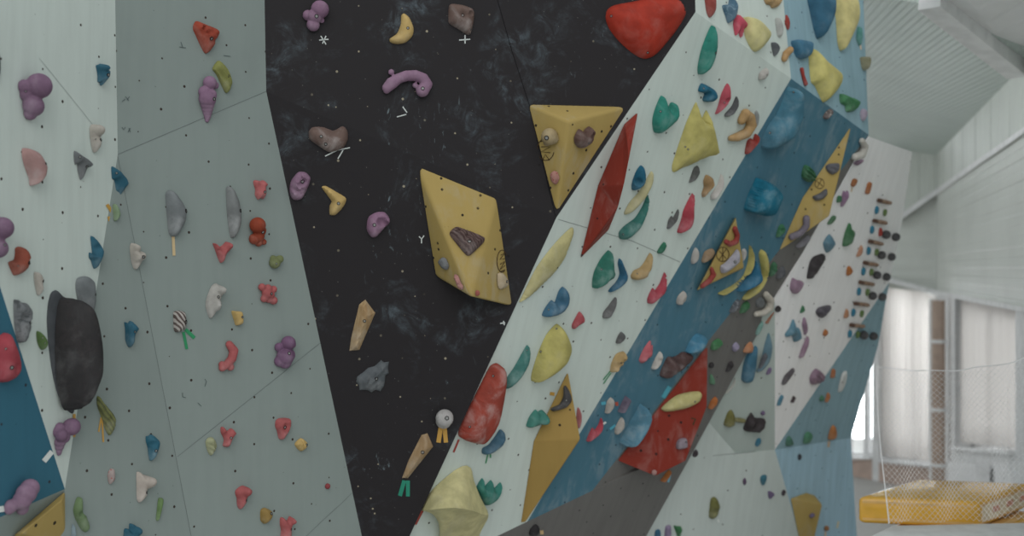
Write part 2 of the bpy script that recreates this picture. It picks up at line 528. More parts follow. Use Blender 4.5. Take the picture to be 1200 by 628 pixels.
def LOFT(label, rows, col, on, chalk=.15, nu=26, sub=7, name='climbing_volume', cat='climbing volume', group='moulded plastic volumes', bolts=(), sharp=40):
    """a moulded volume drawn as a few cross lines of (x, y, height) points, lofted smoothly from one to the next"""
    pl = PL[on]
    def resample(r):
        r = np.array(r, float); d = np.r_[0, np.cumsum(np.linalg.norm(np.diff(r[:, :2], axis=0), axis=1))]; d /= d[-1]
        # smooth interpolation through the points
        t = np.linspace(0, 1, nu); out = np.empty((nu, 3))
        for k in range(3):
            m = np.gradient(r[:, k], d)
            for i, tt in enumerate(t):
                j = min(np.searchsorted(d, tt, 'right') - 1, len(d) - 2); h = d[j + 1] - d[j]; x = (tt - d[j]) / h
                out[i, k] = (2*x**3-3*x**2+1)*r[j, k] + (x**3-2*x**2+x)*h*m[j]*.8 + (-2*x**3+3*x**2)*r[j+1, k] + (x**3-x**2)*h*m[j+1]*.8
        return out
    R = [resample(r) for r in rows]; G = []
    for a, b in zip(R, R[1:]):
        for j in range(sub): G.append(a + (b - a) * j / sub)
    G.append(R[-1]); G = np.array(G)
    s1 = pl.on(*G.reshape(-1, 3)[:, :2].mean(0))[1] / F
    V = [pl.on(x, y, max(h, 0) * s1 + .0015) for x, y, h in G.reshape(-1, 3)]
    n, m = G.shape[:2]; fs = []
    for i in range(n - 1):
        for j in range(m - 1): fs.append((i*m+j, (i+1)*m+j, (i+1)*m+j+1, i*m+j+1))
    a, b, c = [V[k] for k in fs[(n // 4) * (m - 1) + m // 2][:3]]
    if np.cross(b - a, c - a) @ pl.n < 0: fs = [tuple(reversed(f)) for f in fs]
    o = new_obj(name, V, fs, hold_mat(col, chalk), None, origin=np.mean(V, 0), smooth=sharp)
    tag(o, label, cat, group); put_bolts(o, bolts)
    return o

def child_of(o, parent, name):
    """turn a finished hold into a named part of another"""
    for k in ('label', 'category', 'group'):
        if k in o: del o[k]
    o.name = name; loc = o.location.copy(); o.parent = parent; o.location = loc - parent.location
# ------------------------------------------------------------------ the climbing walls
WHITE_L = (160, 169, 164); GREY = (109, 118, 115)
m_white = wall_mat('white_panel', WHITE_L)
m_white_rear_lit = wall_mat('white_panel_rear_lit', (196, 202, 199), spacing=.16, grime=.03)  # the white paint, lightened to make up for light missing at the rear
m_blue_low_lit = wall_mat('blue_panel_low_lit', (130, 156, 169), streak=.14, grime=.1, dotcol=(50, 70, 80))  # blue lightened again, as if the lowest rear panel caught more light
m_white_low_shade = wall_mat('white_panel_low_shade', (155, 163, 160), spacing=.16, grime=.05)  # same white a touch darker, shade put into the paint
m_grey_rear_lit = wall_mat('grey_panel_rear_lit', (139, 148, 144), spacing=.2, streak=.03)  # grey raised in tone to stand in for light on the rear facet
m_grey = wall_mat('grey_panel', GREY, streak=.03)
m_blue = wall_mat('blue_panel', (58, 91, 105), streak=.06, grime=.04, dotcol=(30, 50, 60), chalk=.5)
m_blue_faded_lit = wall_mat('faded_lit_blue_panel', (112, 137, 146), streak=.14, grime=.12, dotcol=(40, 60, 70))  # paler dusty blue, partly brightened in place of light falling on it
m_blue_dark = wall_mat('petrol_blue_panel', (44, 84, 100), spacing=.16, streak=.05, grime=.06, dotcol=(40, 40, 45))
m_charcoal = wall_mat('charcoal_panel', (88, 87, 85), spacing=.13, streak=.1, grime=.08, dotcol=(35, 34, 36))
m_black = black_mat('black_panel')

def facet(name, a, b, c): return Plane(a, b, c)
LW = Plane(P(0, 0, 3.55), P(135, 0, 4.1), P(138, 181, 4.12))
p76 = LW.on(76, 573)
G1 = Plane(P(135, 0, 4.1), P(138, 181, 4.12), P(312, 107, 4.62))
G2 = Plane(P(138, 181, 4.12), P(312, 107, 4.62), P(424, 628, 4.95))
G3 = Plane(P(138, 181, 4.12), p76, G2.on(224, 628))
p310 = G1.on(310, 0)
B1 = Plane(p310, P(312, 107, 4.62), P(652, 255, 4.98))
B2 = Plane(P(312, 107, 4.62), P(652, 255, 4.98), P(424, 628, 4.95))
W = Plane(B1.on(815, 14), P(652, 255, 4.98), P(927, 92, 5.75))
BL = Plane(W.on(927, 92), W.on(618, 611), P(1018, 158, 6.35))
W0 = Plane(B1.on(815, 14), W.on(927, 92), W.on(927, 92) + np.array([-.035, .02, .36]))
B0 = Plane(W.on(927, 92), BL.on(1018, 158), W0.on(918, 0))
p694 = BL.on(694, 575); p1018 = BL.on(1018, 158)
GB = Plane(p1018, p694, P(758, 627, p694[1] + .55))
DG = Plane(W.on(618, 611), p694, P(758, 627, GB.on(758, 627)[1]))
FW = Plane(P(1018, 160, p1018[1] + .1), P(908, 527, 6.8), P(1069, 178, 6.85))
FG = Plane(P(831, 495, GB.on(831, 495)[1] + .14), FW.on(908, 370), FW.on(908, 527))
F2 = Plane(FG.on(831, 495), FG.on(908, 527), P(758, 627, GB.on(758, 627)[1] + .12))
FB2 = Plane(FW.on(908, 527), FW.on(997, 513), F2.on(937, 628))
LG = Plane(LW.on(0, 606), p76, P(80, 660, 4.0))
DN = 1000
L0, L1 = (-90, -60)
wall_left = wall('wall_left', [
    ('LW', LW, [(-60, -40), (135, -40), (135, 0), (138, 181), (76, 573), (0, 336), (-60, 150)], 0),
    ('LB', LW, [(-60, 150), (0, 336), (76, 573), (0, 606), (-60, 633)], 1),
    ('LG', LG, [(-60, 633), (0, 606), (76, 573), (100, 660), (60, DN), (-60, DN)], 2)], [m_white, m_blue_dark, m_grey])
wall_grey = wall('wall_left_grey', [
    ('G1', G1, [(135, -40), (310, -40), (310, 0), (312, 107), (138, 181), (135, 0)], 0),
    ('G2', G2, [(138, 181), (312, 107), (424, 628), (442, 711), (442, DN), (380, DN), (224, 628)], 0),
    ('G3', G3, [(138, 181), (224, 628), (380, DN), (0, DN), (76, 573)], 0)], [m_grey])
wall_black = wall('wall_center', [
    ('B1', B1, [(310, -40), (814, -40), (815, 14), (652, 255), (312, 107), (310, 0)], 0),
    ('B2', B2, [(312, 107), (652, 255), (480, 628), (442, 711), (424, 628)], 0)], [m_black])
wall_white = wall('wall_right_white', [
    ('W', W, [(815, 14), (927, 92), (618, 611), (585, 627), (442, 711), (480, 628), (652, 255)], 0),
    ('W0', W0, [(814, -40), (916, -40), (918, 0), (927, 92), (815, 14)], 0)], [m_white])
wall_blue = wall('wall_right_blue', [
    ('BL', BL, [(927, 92), (1018, 158), (694, 575), (618, 611)], 0),
    ('B0', B0, [(916, -40), (1010, -40), (1013, 30), (1018, 158), (927, 92), (918, 0)], 1)], [m_blue, m_blue_faded_lit])
wall_char = wall('wall_right_charcoal', [
    ('GB', GB, [(1018, 158), (908, 354), (831, 495), (813, 528), (741, 553), (694, 575)], 0),
    ('DG', DG, [(585, 627), (618, 611), (694, 575), (741, 553), (813, 528), (758, 627), (600, DN), (430, DN)], 0)], [m_charcoal])
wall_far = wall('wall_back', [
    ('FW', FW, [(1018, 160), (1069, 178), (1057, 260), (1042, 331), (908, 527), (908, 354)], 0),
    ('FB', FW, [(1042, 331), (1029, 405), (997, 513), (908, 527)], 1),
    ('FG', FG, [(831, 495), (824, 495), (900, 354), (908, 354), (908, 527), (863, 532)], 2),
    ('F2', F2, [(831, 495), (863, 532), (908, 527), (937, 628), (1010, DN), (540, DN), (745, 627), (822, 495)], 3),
    ('FB2', FB2, [(908, 527), (997, 513), (1004, 628), (1010, DN), (1000, DN), (937, 628)], 4)], [m_white_rear_lit, m_blue_faded_lit, m_grey_rear_lit, m_white_low_shade, m_blue_low_lit])
for k, v in dict(LW='the white end wall', LB='the petrol-blue panel', LG='the white end wall', G1='the grey wall', G2='the grey wall', G3='the grey wall', B1='the black wall', B2='the black wall',
                 W='the slanting white panel', W0='the white panel above the fold', BL='the blue band', B0='the blue panel above the fold', GB='the charcoal band', DG='the charcoal band',
                 FW='the rear wall', FB='the rear wall', FG='the rear wall', F2='the rear wall', FB2='the rear wall').items():
    GROUP[k] = 'climbing holds on ' + v
# panel joints: thin dark seams inlaid on the walls
m_seam = flat_mat('panel_joint', (88, 94, 94), .9, .1)
m_seam_b = flat_mat('panel_joint_dark', (20, 19, 21), .9, .1)
MARK(wall_grey, 'panel_seam', [[(138, 181), (225, 144), (312, 107)]], .55, m_seam, lift=.0004)
MARK(wall_grey, 'panel_seam', [[(138, 183), (181, 405), (224, 628)]], .5, m_seam, 'G2', lift=.0004)
MARK(wall_grey, 'panel_seam', [[(208, 535), (290, 470), (375, 402)]], .5, m_seam, 'G2', lift=.0004)
MARK(wall_grey, 'panel_seam', [[(355, 632), (378, 610), (402, 588), (418, 572)]], .45, m_seam, 'G2', lift=.0004)
MARK(wall_black, 'panel_seam', [[(583, 0), (600, 60), (620, 122), (651, 254)]], .7, m_seam_b, 'B1', lift=.0004)
MARK(wall_white, 'panel_seam', [[(654, 257), (740, 282), (797, 307)]], .5, m_seam, 'W', lift=.0004)
MARK(wall_far, 'panel_seam', [[(835, 534), (885, 529)]], .5, m_seam, 'F2', lift=.0004)
MARK(wall_left, 'panel_seam', [[(46, 68), (80, 110), (112, 150)]], .5, flat_mat('pencil_line', (130, 138, 136), .9, .1), 'LW', lift=.0004)
# chalk marks and pencil scribbles
m_chalk = flat_mat('chalk', (165, 170, 168), .95, .05)
m_pencil = flat_mat('pencil', (72, 82, 82), .9, .1)
for pol in ([[(376, 42), (382, 52)], [(382, 42), (378, 51)], [(374, 47), (385, 46)]], [[(538, 47), (551, 46)], [(545, 41), (545, 51)]], [[(381, 183), (395, 176), (410, 173)], [(396, 186), (402, 176)]],
            [[(472, 125), (477, 132)], [(465, 137), (476, 134)]], [[(491, 277), (494, 280), (497, 276)], [(494, 280), (494, 285)]], [[(586, 379), (592, 378)], [(590, 376), (591, 381)]]):
    MARK(wall_black, 'chalk_mark', pol, 1.3, m_chalk)
for pol in ([[(143, 119), (147, 116)], [(147, 113), (151, 118)], [(152, 113), (149, 117)]], [[(143, 149), (145, 152), (147, 149)]], [[(151, 150), (153, 155)], [(153, 150), (150, 155)]],
            [[(214, 460), (214, 465), (218, 466)], [(240, 444), (242, 447), (240, 453)], [(232, 472), (236, 476)]], [[(212, 49), (214, 55)], [(210, 55), (218, 56)], [(262, 65), (270, 66)]]):
    MARK(wall_grey, 'pencil_mark', pol, .7, m_pencil)
# ------------------------------------------------------------------ the hall behind: floor, roof, clad wall, windows
def slab(name, pts, thick, mat, up=None, parent=None):
    """closed prism from a 3-D polygon, thickness away from the eye"""
    pts = [np.array(p, float) for p in pts]
    n = np.cross(pts[1] - pts[0], pts[2] - pts[0]); n /= np.linalg.norm(n)
    if n @ (EYE - pts[0]) < 0: n = -n; pts = pts[::-1]
    back = [p - n * thick for p in pts]; k = len(pts)
    fs = [tuple(range(k)), tuple(reversed(range(k, 2 * k)))] + [(i, i + k, (i + 1) % k + k, (i + 1) % k) for i in range(k)]
    me = bpy.data.meshes.new(name); org = pts[0]
    me.from_pydata([tuple(p - org) for p in pts + back], [], fs); me.update(); me.materials.append(mat)
    uvl = me.uv_layers.new(name='UVMap')
    u = np.cross([0, 0, 1.], n) if abs(n[2]) < .9 else np.array([1., 0, 0]); u /= np.linalg.norm(u); v = np.cross(n, u)
    for l in me.loops:
        co = np.array(me.vertices[l.vertex_index].co) + org; uvl.data[l.index].uv = (co @ u, co @ v)
    o = bpy.data.objects.new(name, me); C.objects.link(o)
    if parent: o.parent = parent; o.location = Vector(org) - parent.location
    else: o.location = org
    return o
def st(o): o['kind'] = 'structure'; return o
def ribbed(name, col, per_m, ang, strength=.9, dist=.02, rough=.45):
    t = NT(name); uv = t.n('ShaderNodeTexCoord').outputs['UV']
    w = t.n('ShaderNodeTexWave', wave_type='BANDS', bands_direction='X', wave_profile='SIN'); t.l(t.mapping(uv, (1, 1, 1), (0, 0, ang)), w.inputs[0])
    w.inputs['Scale'].default_value = per_m * .314; w.inputs['Distortion'].default_value = 0
    b = paint(col)
    c = t.mix(t.ramp(t.noise(uv, 1.5, 4), .4, .7), b, [v * .93 for v in b[:3]] + [1])
    t.bsdf(c, rough, .35, t.ramp(w.outputs[1], .3, .7), strength, dist)
    return t.m
m_clad = ribbed('ribbed_metal_cladding', (164, 168, 162), 1.1, 0, .6, .06)
m_clad_b = ribbed('ribbed_metal_cladding_rear', (164, 168, 162), 4.5, 0, .55)
m_trimw = flat_mat('white_metal_trim', (196, 200, 198), .5, .3)
m_plaster = flat_mat('white_plaster', (196, 194, 190), .85, .1)
m_brick = flat_mat('brown_plaster', (164, 146, 136), .9, .1)
tf = NT('grey_floor'); uvf = tf.n('ShaderNodeTexCoord').outputs['Object']; bb = paint((150, 150, 148))
tf.bsdf(tf.mix(tf.ramp(tf.noise(uvf, 1.2, 4), .3, .7), bb, [v * .9 for v in bb[:3]] + [1]), .7, .3)
m_floor = tf.m
st(slab('floor', [(-9, -6, 0), (9, -6, 0), (9, 17, 0), (-9, 17, 0)], .1, m_floor))

K = 1.3; D = .281

def A_at(px, py):            # near stretch of the side wall
    r = ray(px, py); return EYE + r * (K / (r[0] - D))
jA = A_at(1097, 343)
PB = Plane(jA, A_at(1097, 500), P(1020, 400, jA[1] + .8))   # far stretch
def B_at(px, py): return PB.on(px, py)
def side(px, py): return A_at(px, py) if px >= 1097 else B_at(px, py)
# side wall in pieces of one mesh each: cladding above, piers, breast wall below
def ln(px, a, b): return a[1] + (b[1] - a[1]) * (px - a[0]) / (b[0] - a[0])
ceil_y = lambda px: ln(px, (1061, 173), (1196, 74))
beam_y = lambda px: ln(px, (1061, 250), (1199, 153))
head_y = lambda px: ln(px, (1041, 328), (1097, 343)) if px < 1097 else ln(px, (1097, 343), (1190, 361))
E_ = 1400
st(slab('wall_right', [A_at(1097, ceil_y(1097) - 40), A_at(E_, ceil_y(E_) - 40), A_at(E_, beam_y(E_) - 4), A_at(1097, beam_y(1097))], .12, m_clad))
st(slab('wall_right_rear', [B_at(950, ceil_y(950) - 40), B_at(1097, ceil_y(1097) - 40), B_at(1097, beam_y(1097)), B_at(950, beam_y(950))], .12, m_clad_b))
m_clad2 = ribbed('diagonal_metal_cladding', (168, 171, 166), 7, 1.57, .35)
st(slab('wall_right_lower', [A_at(1097, beam_y(1097)), A_at(E_, beam_y(E_) - 4), A_at(E_, head_y(E_)), A_at(1097, 343)], .12, m_clad2))
st(slab('wall_right_rear_lower', [B_at(950, beam_y(950)), B_at(1097, beam_y(1097)), B_at(1097, 343), B_at(950, head_y(950))], .12, m_clad2))
def bar(name, f, ends, wpx, thick, mat, off=.06):
    n_ = len(ends); vs, fs = [], []
    for (x, y) in ends:
        for dy in (-wpx / 2, wpx / 2):
            p = f(x, y + dy); back = p; fr = EYE + (p - EYE) * (1 - thick / p[1])
            vs += [fr, EYE + (p - EYE) * (1 - .005 / p[1])]
    for i in range(n_ - 1):
        a, b = 4 * i, 4 * i + 4
        fs += [(a, b, b+2, a+2), (a, a+1, b+1, b), (a+2, b+2, b+3, a+3), (a+1, a+3, b+3, b+1)]
    e = 4 * (n_ - 1); fs += [(0, 2, 3, 1), (e, e+1, e+3, e+2)]
    return new_obj(name, vs, fs, mat, None, origin=vs[0])
st(bar('trim_1', side, [(1050, 258), (1097, beam_y(1097)), (1140, beam_y(1140)), (1200, beam_y(1200)), (E_, beam_y(E_))], 7, .18, m_trimw))
st(bar('trim_2', side, [(950, head_y(950)), (1041, 328), (1097, 343), (1150, head_y(1150)), (E_, head_y(E_))], 6, .16, m_plaster))
# piers and breast walls
def quad(name, f, x0, y0, x1, y1, thick, mat, y0b=None, y1b=None):
    return st(slab(name, [f(x0, y0), f(x1, y0b if y0b is not None else y0), f(x1, y1b if y1b is not None else y1), f(x0, y1)], thick, mat))
quad('wall_pier', A_at, 1097, 343, 1119, 640, .3, m_plaster, head_y(1119))
quad('wall_pier_end', A_at, 1190, 361, E_, 640, .3, m_plaster, head_y(E_))
quad('wall_under_window', A_at, 1119, 527, 1190, 640, .3, m_plaster, 533)
quad('wall_under_window_rear', B_at, 1030, 541, 1097, 640, .3, m_brick, 548)
quad('wall_pier_rear', B_at, 1022, head_y(1022), 1030, 640, .3, m_plaster, head_y(1030))
quad('wall_under_window_far', B_at, 960, 538, 1022, 640, .3, m_brick)
pe = B_at(962, 400)
st(slab('wall_end', [(-9, pe[1], 0), (pe[0], pe[1], 0), (pe[0], pe[1], 5.2), (-9, pe[1], 5.2)], .2, m_plaster))  # hall's unseen end wall, added to stop outside sky light leaking in
st(slab('wall_rear_return', [(pe[0] - .02, pe[1], 0), (pe[0] - .02, pe[1], 5.2), (-9, pe[1], 5.2)][:0] or [(-9, 3, 0), (-9, pe[1], 0), (-9, pe[1], 5.2), (-9, 3, 5.2)], .2, m_plaster))
# windows: reveal, frame, glass
tg = NT('window_glass'); g1 = tg.n('ShaderNodeBsdfTransparent'); g2 = tg.n('ShaderNodeBsdfGlossy'); g2.inputs['Roughness'].default_value = .05
mx = tg.n('ShaderNodeMixShader'); mx.inputs[0].default_value = .06; tg.l(g1.outputs[0], mx.inputs[1]); tg.l(g2.outputs[0], mx.inputs[2]); tg.l(mx.outputs[0], tg.out.inputs[0])
m_glass = tg.m
def window(name, f, x0, x1, yt0, yt1, yb0, yb1, mull=(.5,)):
    back = .22
    c = [f(x0, yt0), f(x1, yt1), f(x1, yb1), f(x0, yb0)]
    n = np.cross(c[1] - c[0], c[3] - c[0]); n /= np.linalg.norm(n)
    if n @ (EYE - c[0]) < 0: n = -n
    d = [p - n * back for p in c]
    org = c[3]
    def bilin(u, v): return (d[0] * (1-u) + d[1] * u) * (1-v) + (d[3] * (1-u) + d[2] * u) * v
    W_ = np.linalg.norm(d[1] - d[0]); Hh = np.linalg.norm(d[3] - d[0])
    vs, fs = [], []
    def rect(u0, v0, u1, v1, t):
        b = len(vs)
        for z in (t, -t):
            vs.extend([bilin(u0, v0) + n * z, bilin(u1, v0) + n * z, bilin(u1, v1) + n * z, bilin(u0, v1) + n * z])
        fs.extend([(b, b+3, b+2, b+1), (b+4, b+5, b+6, b+7)] + [(b+i, b+(i+1) % 4, b+4+(i+1) % 4, b+4+i) for i in range(4)])
    a, h_ = .07 / W_, .07 / Hh
    rect(0, 0, 1, h_, .04); rect(0, 1 - h_, 1, 1, .04); rect(0, h_, a, 1 - h_, .04); rect(1 - a, h_, 1, 1 - h_, .04)
    for m in mull: rect(m - a / 2, h_, m + a / 2, 1 - h_, .036)
    fr = new_obj(name, vs, fs, m_trimw, None, origin=org); fr['kind'] = 'structure'
    g = [bilin(a, h_), bilin(1 - a, h_), bilin(1 - a, 1 - h_), bilin(a, 1 - h_)]
    new_obj('window_pane', g, [(0, 1, 2, 3)], m_glass, fr, origin=g[0])
    rv = []
    for i in range(4): rv.append((i, (i + 1) % 4, (i + 1) % 4 + 4, i + 4))
    new_obj('window_reveal', c + d, rv, m_plaster, fr, origin=org)
    sl = [c[3] + n * .05, c[2] + n * .05, d[2], d[3]]
    slab_ = [np.array(p) + np.array([0, 0, .03]) for p in sl] + [np.array(p) for p in sl]
    new_obj('window_sill', slab_, [(0, 1, 2, 3), (7, 6, 5, 4), (0, 4, 5, 1), (1, 5, 6, 2), (2, 6, 7, 3), (3, 7, 4, 0)], m_trimw, fr, origin=sl[0])
    return fr, c, n
w1 = window('window_1', A_at, 1119, 1190, head_y(1119), 361, 527, 533)
w2 = window('window_2', B_at, 1030, 1097, head_y(1030), 343, 541, 548)
w3 = window('window_3', B_at, 960, 1022, head_y(960), head_y(1022), 538, 538, mull=(.35, .7))
tc = NT('thin_curtain'); cd = tc.n('ShaderNodeBsdfDiffuse'); ct = tc.n('ShaderNodeBsdfTranslucent')
cd.inputs[0].default_value = (.84, .82, .80, 1); ct.inputs[0].default_value = (.9, .87, .85, 1)
cm = tc.n('ShaderNodeMixShader'); cm.inputs[0].default_value = .6; tc.l(cd.outputs[0], cm.inputs[1]); tc.l(ct.outputs[0], cm.inputs[2]); tc.l(cm.outputs[0], tc.out.inputs[0])
m_curtain = tc.m
def curtain(label, win, folds, drop, u0=.005, u1=.995, amp=.009):
    fr, c, n = win; vs, fs = [], []; NU, NV = folds * 10, 6
    for j in range(NV + 1):
        for i in range(NU + 1):
            u = u0 + (u1 - u0) * i / NU; v = .02 + drop * j / NV
            p = (c[0] * (1-u) + c[1] * u) * (1-v) + (c[3] * (1-u) + c[2] * u) * v
            w = math.sin(2 * math.pi * folds * i / NU + .5 * math.sin(i * .37)) * amp * (.6 + .4 * j / NV)
            vs.append(p - n * (.05 + w))
    for j in range(NV):
        for i in range(NU):
            a = j * (NU + 1) + i; fs.append((a, a + 1, a + NU + 2, a + NU + 1))
    o = new_obj('window_curtain', vs, fs, m_curtain, None, origin=vs[0], smooth=180)
    s = o.modifiers.new('t', 'SOLIDIFY'); s.thickness = .003
    return tag(o, label, 'curtain', 'thin window curtains')
curtain('thin off-white curtain in the window beside the yellow mats, softly pleated', w1, 9, .93)
curtain('thin off-white curtain in the window next to the blue climbing wall', w2, 8, .95)
# roof over the aisle
cp = Plane(A_at(1196, 74), B_at(1061, 173), P(1095, 0, 6.4))
rf = [cp.on(1095, 0), cp.on(1010, -14), cp.on(940, 60), cp.on(940, 175), cp.on(1061, 175), B_at(1061, 172), A_at(1097, 144), A_at(1196, 74)]
rf = [q - cp.n * ((q - cp.a) @ cp.n) for q in rf]
for k in (5, 6, 7):
    q = rf[k] + np.array([.6, .25 if k == 5 else 0, 0]); rf[k] = q - np.array([0, 0, 1]) * ((q - cp.a) @ cp.n) / cp.n[2]
rib = cp.on(1110, 79) - cp.on(1040, 121); rib /= np.linalg.norm(rib); across = np.cross(cp.n, rib)
m_roof = ribbed('ribbed_metal_roof', (160, 169, 164), 1 / abs((cp.on(1075, 103) - cp.on(1075, 97.4)) @ across), 0, .7)
ceil = new_obj('ceiling', rf, [tuple(range(8))], m_roof)
uvl = ceil.data.uv_layers.new(name='UVMap')
for l in ceil.data.loops:
    co = ceil.data.vertices[l.vertex_index].co; uvl.data[l.index].uv = (np.array(co) @ across, np.array(co) @ rib)
st(ceil)
s_ = ceil.modifiers.new('t', 'SOLIDIFY'); s_.thickness = .06; s_.offset = 0
m_sky = ribbed('translucent_roof_strip', (200, 203, 200), 3.5, 0, .3)
nb = [P(1095, 0, 6.5), A_at(1196, 74), A_at(1300, 0), P(1300, -60, 5.2), P(1100, -60, 5.5)]
cl2 = new_obj('ceiling_near', nb, [(0, 1, 2, 3, 4)], m_sky)
uvl = cl2.data.uv_layers.new(name='UVMap')
for l in cl2.data.loops:
    co = cl2.data.vertices[l.vertex_index].co; uvl.data[l.index].uv = (co.x, co.y)
st(cl2); s_ = cl2.modifiers.new('t', 'SOLIDIFY'); s_.thickness = .06; s_.offset = 0
# rafter between the two roof bays
def beam3(name, a, b, w, h, mat):
    a, b = np.array(a), np.array(b); d = b - a; d /= np.linalg.norm(d); s = np.cross(d, [0, 0, 1.]); s /= np.linalg.norm(s); u = np.cross(s, d)
    vs = [q + s * i * w / 2 + u * j * h / 2 for q in (a, b) for i, j in ((-1, -1), (1, -1), (1, 1), (-1, 1))]
    fs = [(0, 1, 2, 3), (7, 6, 5, 4)] + [(i, i + 4, (i + 1) % 4 + 4, (i + 1) % 4) for i in range(4)]
    return new_obj(name, vs, fs, mat, None, origin=a)
st(beam3('trim_3', P(1090, -6, 6.25), A_at(1199, 77) - np.array([.08, .1, .02]), .13, .16, m_trimw))
st(bar('trim_4', side, [(1050, ceil_y(1050)), (1097, ceil_y(1097)), (1150, ceil_y(1150)), (1200, ceil_y(1200))], 3, .08, m_trimw))
# radiator under the near window
def radiator():
    q = [A_at(1129, 542), A_at(1165, 545), A_at(1165, 585), A_at(1129, 580)]
    n = np.cross(q[1] - q[0], q[3] - q[0]); n /= np.linalg.norm(n)
    if n @ (EYE - q[0]) < 0: n = -n
    N = 9; root = None
    for i in range(N):
        u0, u1 = (i + .08) / N, (i + .92) / N
        f = [q[0] * (1-u) + q[1] * u for u in (u0, u1)]; g = [q[3] * (1-u) + q[2] * u for u in (u0, u1)]
        c = [f[0], f[1], g[1], g[0]]
        vs = [p + n * .03 for p in c] + [p + n * .13 for p in c]
        fs = [(3, 2, 1, 0), (4, 5, 6, 7)] + [(k, (k+1) % 4, (k+1) % 4 + 4, k + 4) for k in range(4)]
        if root is None:
            root = bpy.data.objects.new('radiator', None); C.objects.link(root); root.location = q[3]
        new_obj('radiator_fin', vs, fs, m_trimw, root, origin=vs[0])
    for (a, b) in ((q[0], q[1]), (q[3], q[2])):
        dz = np.array([0, 0, -.05 if a is q[0] else .05])
        vs = [p + n * k + dz + np.array([0, 0, z]) for p in (a, b) for k, z in ((.06, -.02), (.1, -.02), (.1, .02), (.06, .02))]
        fs = [(0, 1, 2, 3), (7, 6, 5, 4)] + [(i, i + 4, (i + 1) % 4 + 4, (i + 1) % 4) for i in range(4)]
        new_obj('radiator_pipe', vs, fs, m_trimw, root, origin=a)
    tag(root, 'white ribbed radiator below the near window, behind the yellow mats', 'radiator')
radiator()
# pipe and cable conduit on the pier
def tube(a, b, r, N=8):
    a, b = np.array(a), np.array(b); d = (b - a) / np.linalg.norm(b - a); s = np.cross(d, [0, 1., 0.3]); s /= np.linalg.norm(s); u = np.cross(s, d)
    vs = [q + (s * math.cos(2*math.pi*i/N) + u * math.sin(2*math.pi*i/N)) * r for q in (a, b) for i in range(N)]
    return vs, [(i, (i+1) % N, (i+1) % N + N, i + N) for i in range(N)] + [tuple(reversed(range(N))), tuple(range(N, 2*N))]
def toward(p, m): return p + np.array([-1, D, 0]) / math.hypot(1, D) * m
m_pipe = flat_mat('brown_pipe', (150, 132, 120), .5, .3)
vs, fs = tube(toward(A_at(1113, 352), .11), toward(A_at(1113, 600), .11), .07)
pp = new_obj('heating_pipe', vs, fs, m_pipe, None, origin=vs[0], smooth=40)
tag(pp, 'upright brown heating pipe on the pier between the two windows', 'pipe')
for y in (400, 480, 545):
    vs, fs = tube(toward(A_at(1113, y - 2), .11), toward(A_at(1113, y + 2), .11), .09); new_obj('pipe_clamp', vs, fs, m_trimw, pp, origin=vs[0])
vs, fs = tube(toward(A_at(1103, 350), .08), toward(A_at(1103, 600), .08), .05)
p2 = new_obj('cable_conduit', vs, fs, m_plaster, None, origin=vs[0], smooth=40)
tag(p2, 'slim pale cable conduit beside the brown pipe on the pier', 'conduit')

# mats
def mat_box(name, c4, thick, mat, bev, label, cat, group=None, seam=None):
    """c4: top corners (3-D) in order"""
    top = [np.array(p) for p in c4]; z = top[0][2]
    top = [np.array([p[0], p[1], z]) for p in top]
    bot = [p - np.array([0, 0, thick]) for p in top]
    bm = bmesh.new(); cen = np.mean(bot, 0)
    vv = [bm.verts.new(p - cen) for p in top + bot]
    for f in [(0, 1, 2, 3), (7, 6, 5, 4)] + [(i, i + 4, (i + 1) % 4 + 4, (i + 1) % 4) for i in range(4)]: bm.faces.new([vv[i] for i in f])
    bmesh.ops.recalc_face_normals(bm, faces=bm.faces)
    bmesh.ops.bevel(bm, geom=list(bm.edges), offset=bev, segments=4, affect='EDGES', profile=.5)
    me = bpy.data.meshes.new(name); bm.to_mesh(me); bm.free(); me.materials.append(mat)
    me.polygons.foreach_set('use_smooth', [True] * len(me.polygons)); me.set_sharp_from_angle(angle=math.radians(45))
    o = bpy.data.objects.new(name, me); C.objects.link(o); o.location = cen
    tag(o, label, cat, group)
    if seam is not None:
        vs, fs = [], []
        for i in range(4):
            a, b = top[i], top[(i + 1) % 4]; d = (b - a) / np.linalg.norm(b - a); nn = np.cross(d, [0, 0, 1.])
            if nn @ (a - np.mean(top, 0)) < 0: nn = -nn
            for zz in (bev * 1.05, thick - bev * 1.05):
                v = [a + d * bev + nn * .002 - np.array([0, 0, zz - .006]), b - d * bev + nn * .002 - np.array([0, 0, zz - .006]), b - d * bev + nn * .002 - np.array([0, 0, zz + .006]), a + d * bev + nn * .002 - np.array([0, 0, zz + .006])]
                k = len(vs); vs += v + [p - nn * .006 for p in v]
                fs += [(k, k+1, k+2, k+3), (k+7, k+6, k+5, k+4)] + [(k+j, k+4+j, k+4+(j+1) % 4, k+(j+1) % 4) for j in range(4)]
        new_obj('mat_piping', vs, fs, seam, o, origin=vs[0])
    return o, top
def drop(px, py, z): r = ray(px, py); return EYE + r * ((z - CZ) / r[2])
m_yel = flat_mat('yellow_vinyl', (200, 146, 52), .18, .65)
m_yel2 = flat_mat('pale_yellow_vinyl', (186, 150, 92), .4, .4)
m_gryv = flat_mat('light_grey_vinyl', (186, 188, 188), .5, .3)
m_drk = flat_mat('dark_vinyl', (52, 46, 42), .6, .3)
zt = CZ - 1.25
a, b, c = drop(1005, 582, zt), drop(1147, 588, zt), drop(1206, 566, zt)
dd = a + (c - b)
mt, tp = mat_box('crash_mat', [a, b, c, dd], .145, m_yel, .025, 'thick yellow crash mat lying uppermost on the stack by the windows', 'mat', 'stacked crash mats', m_yel2)
off = np.array([0, -.06, 0])
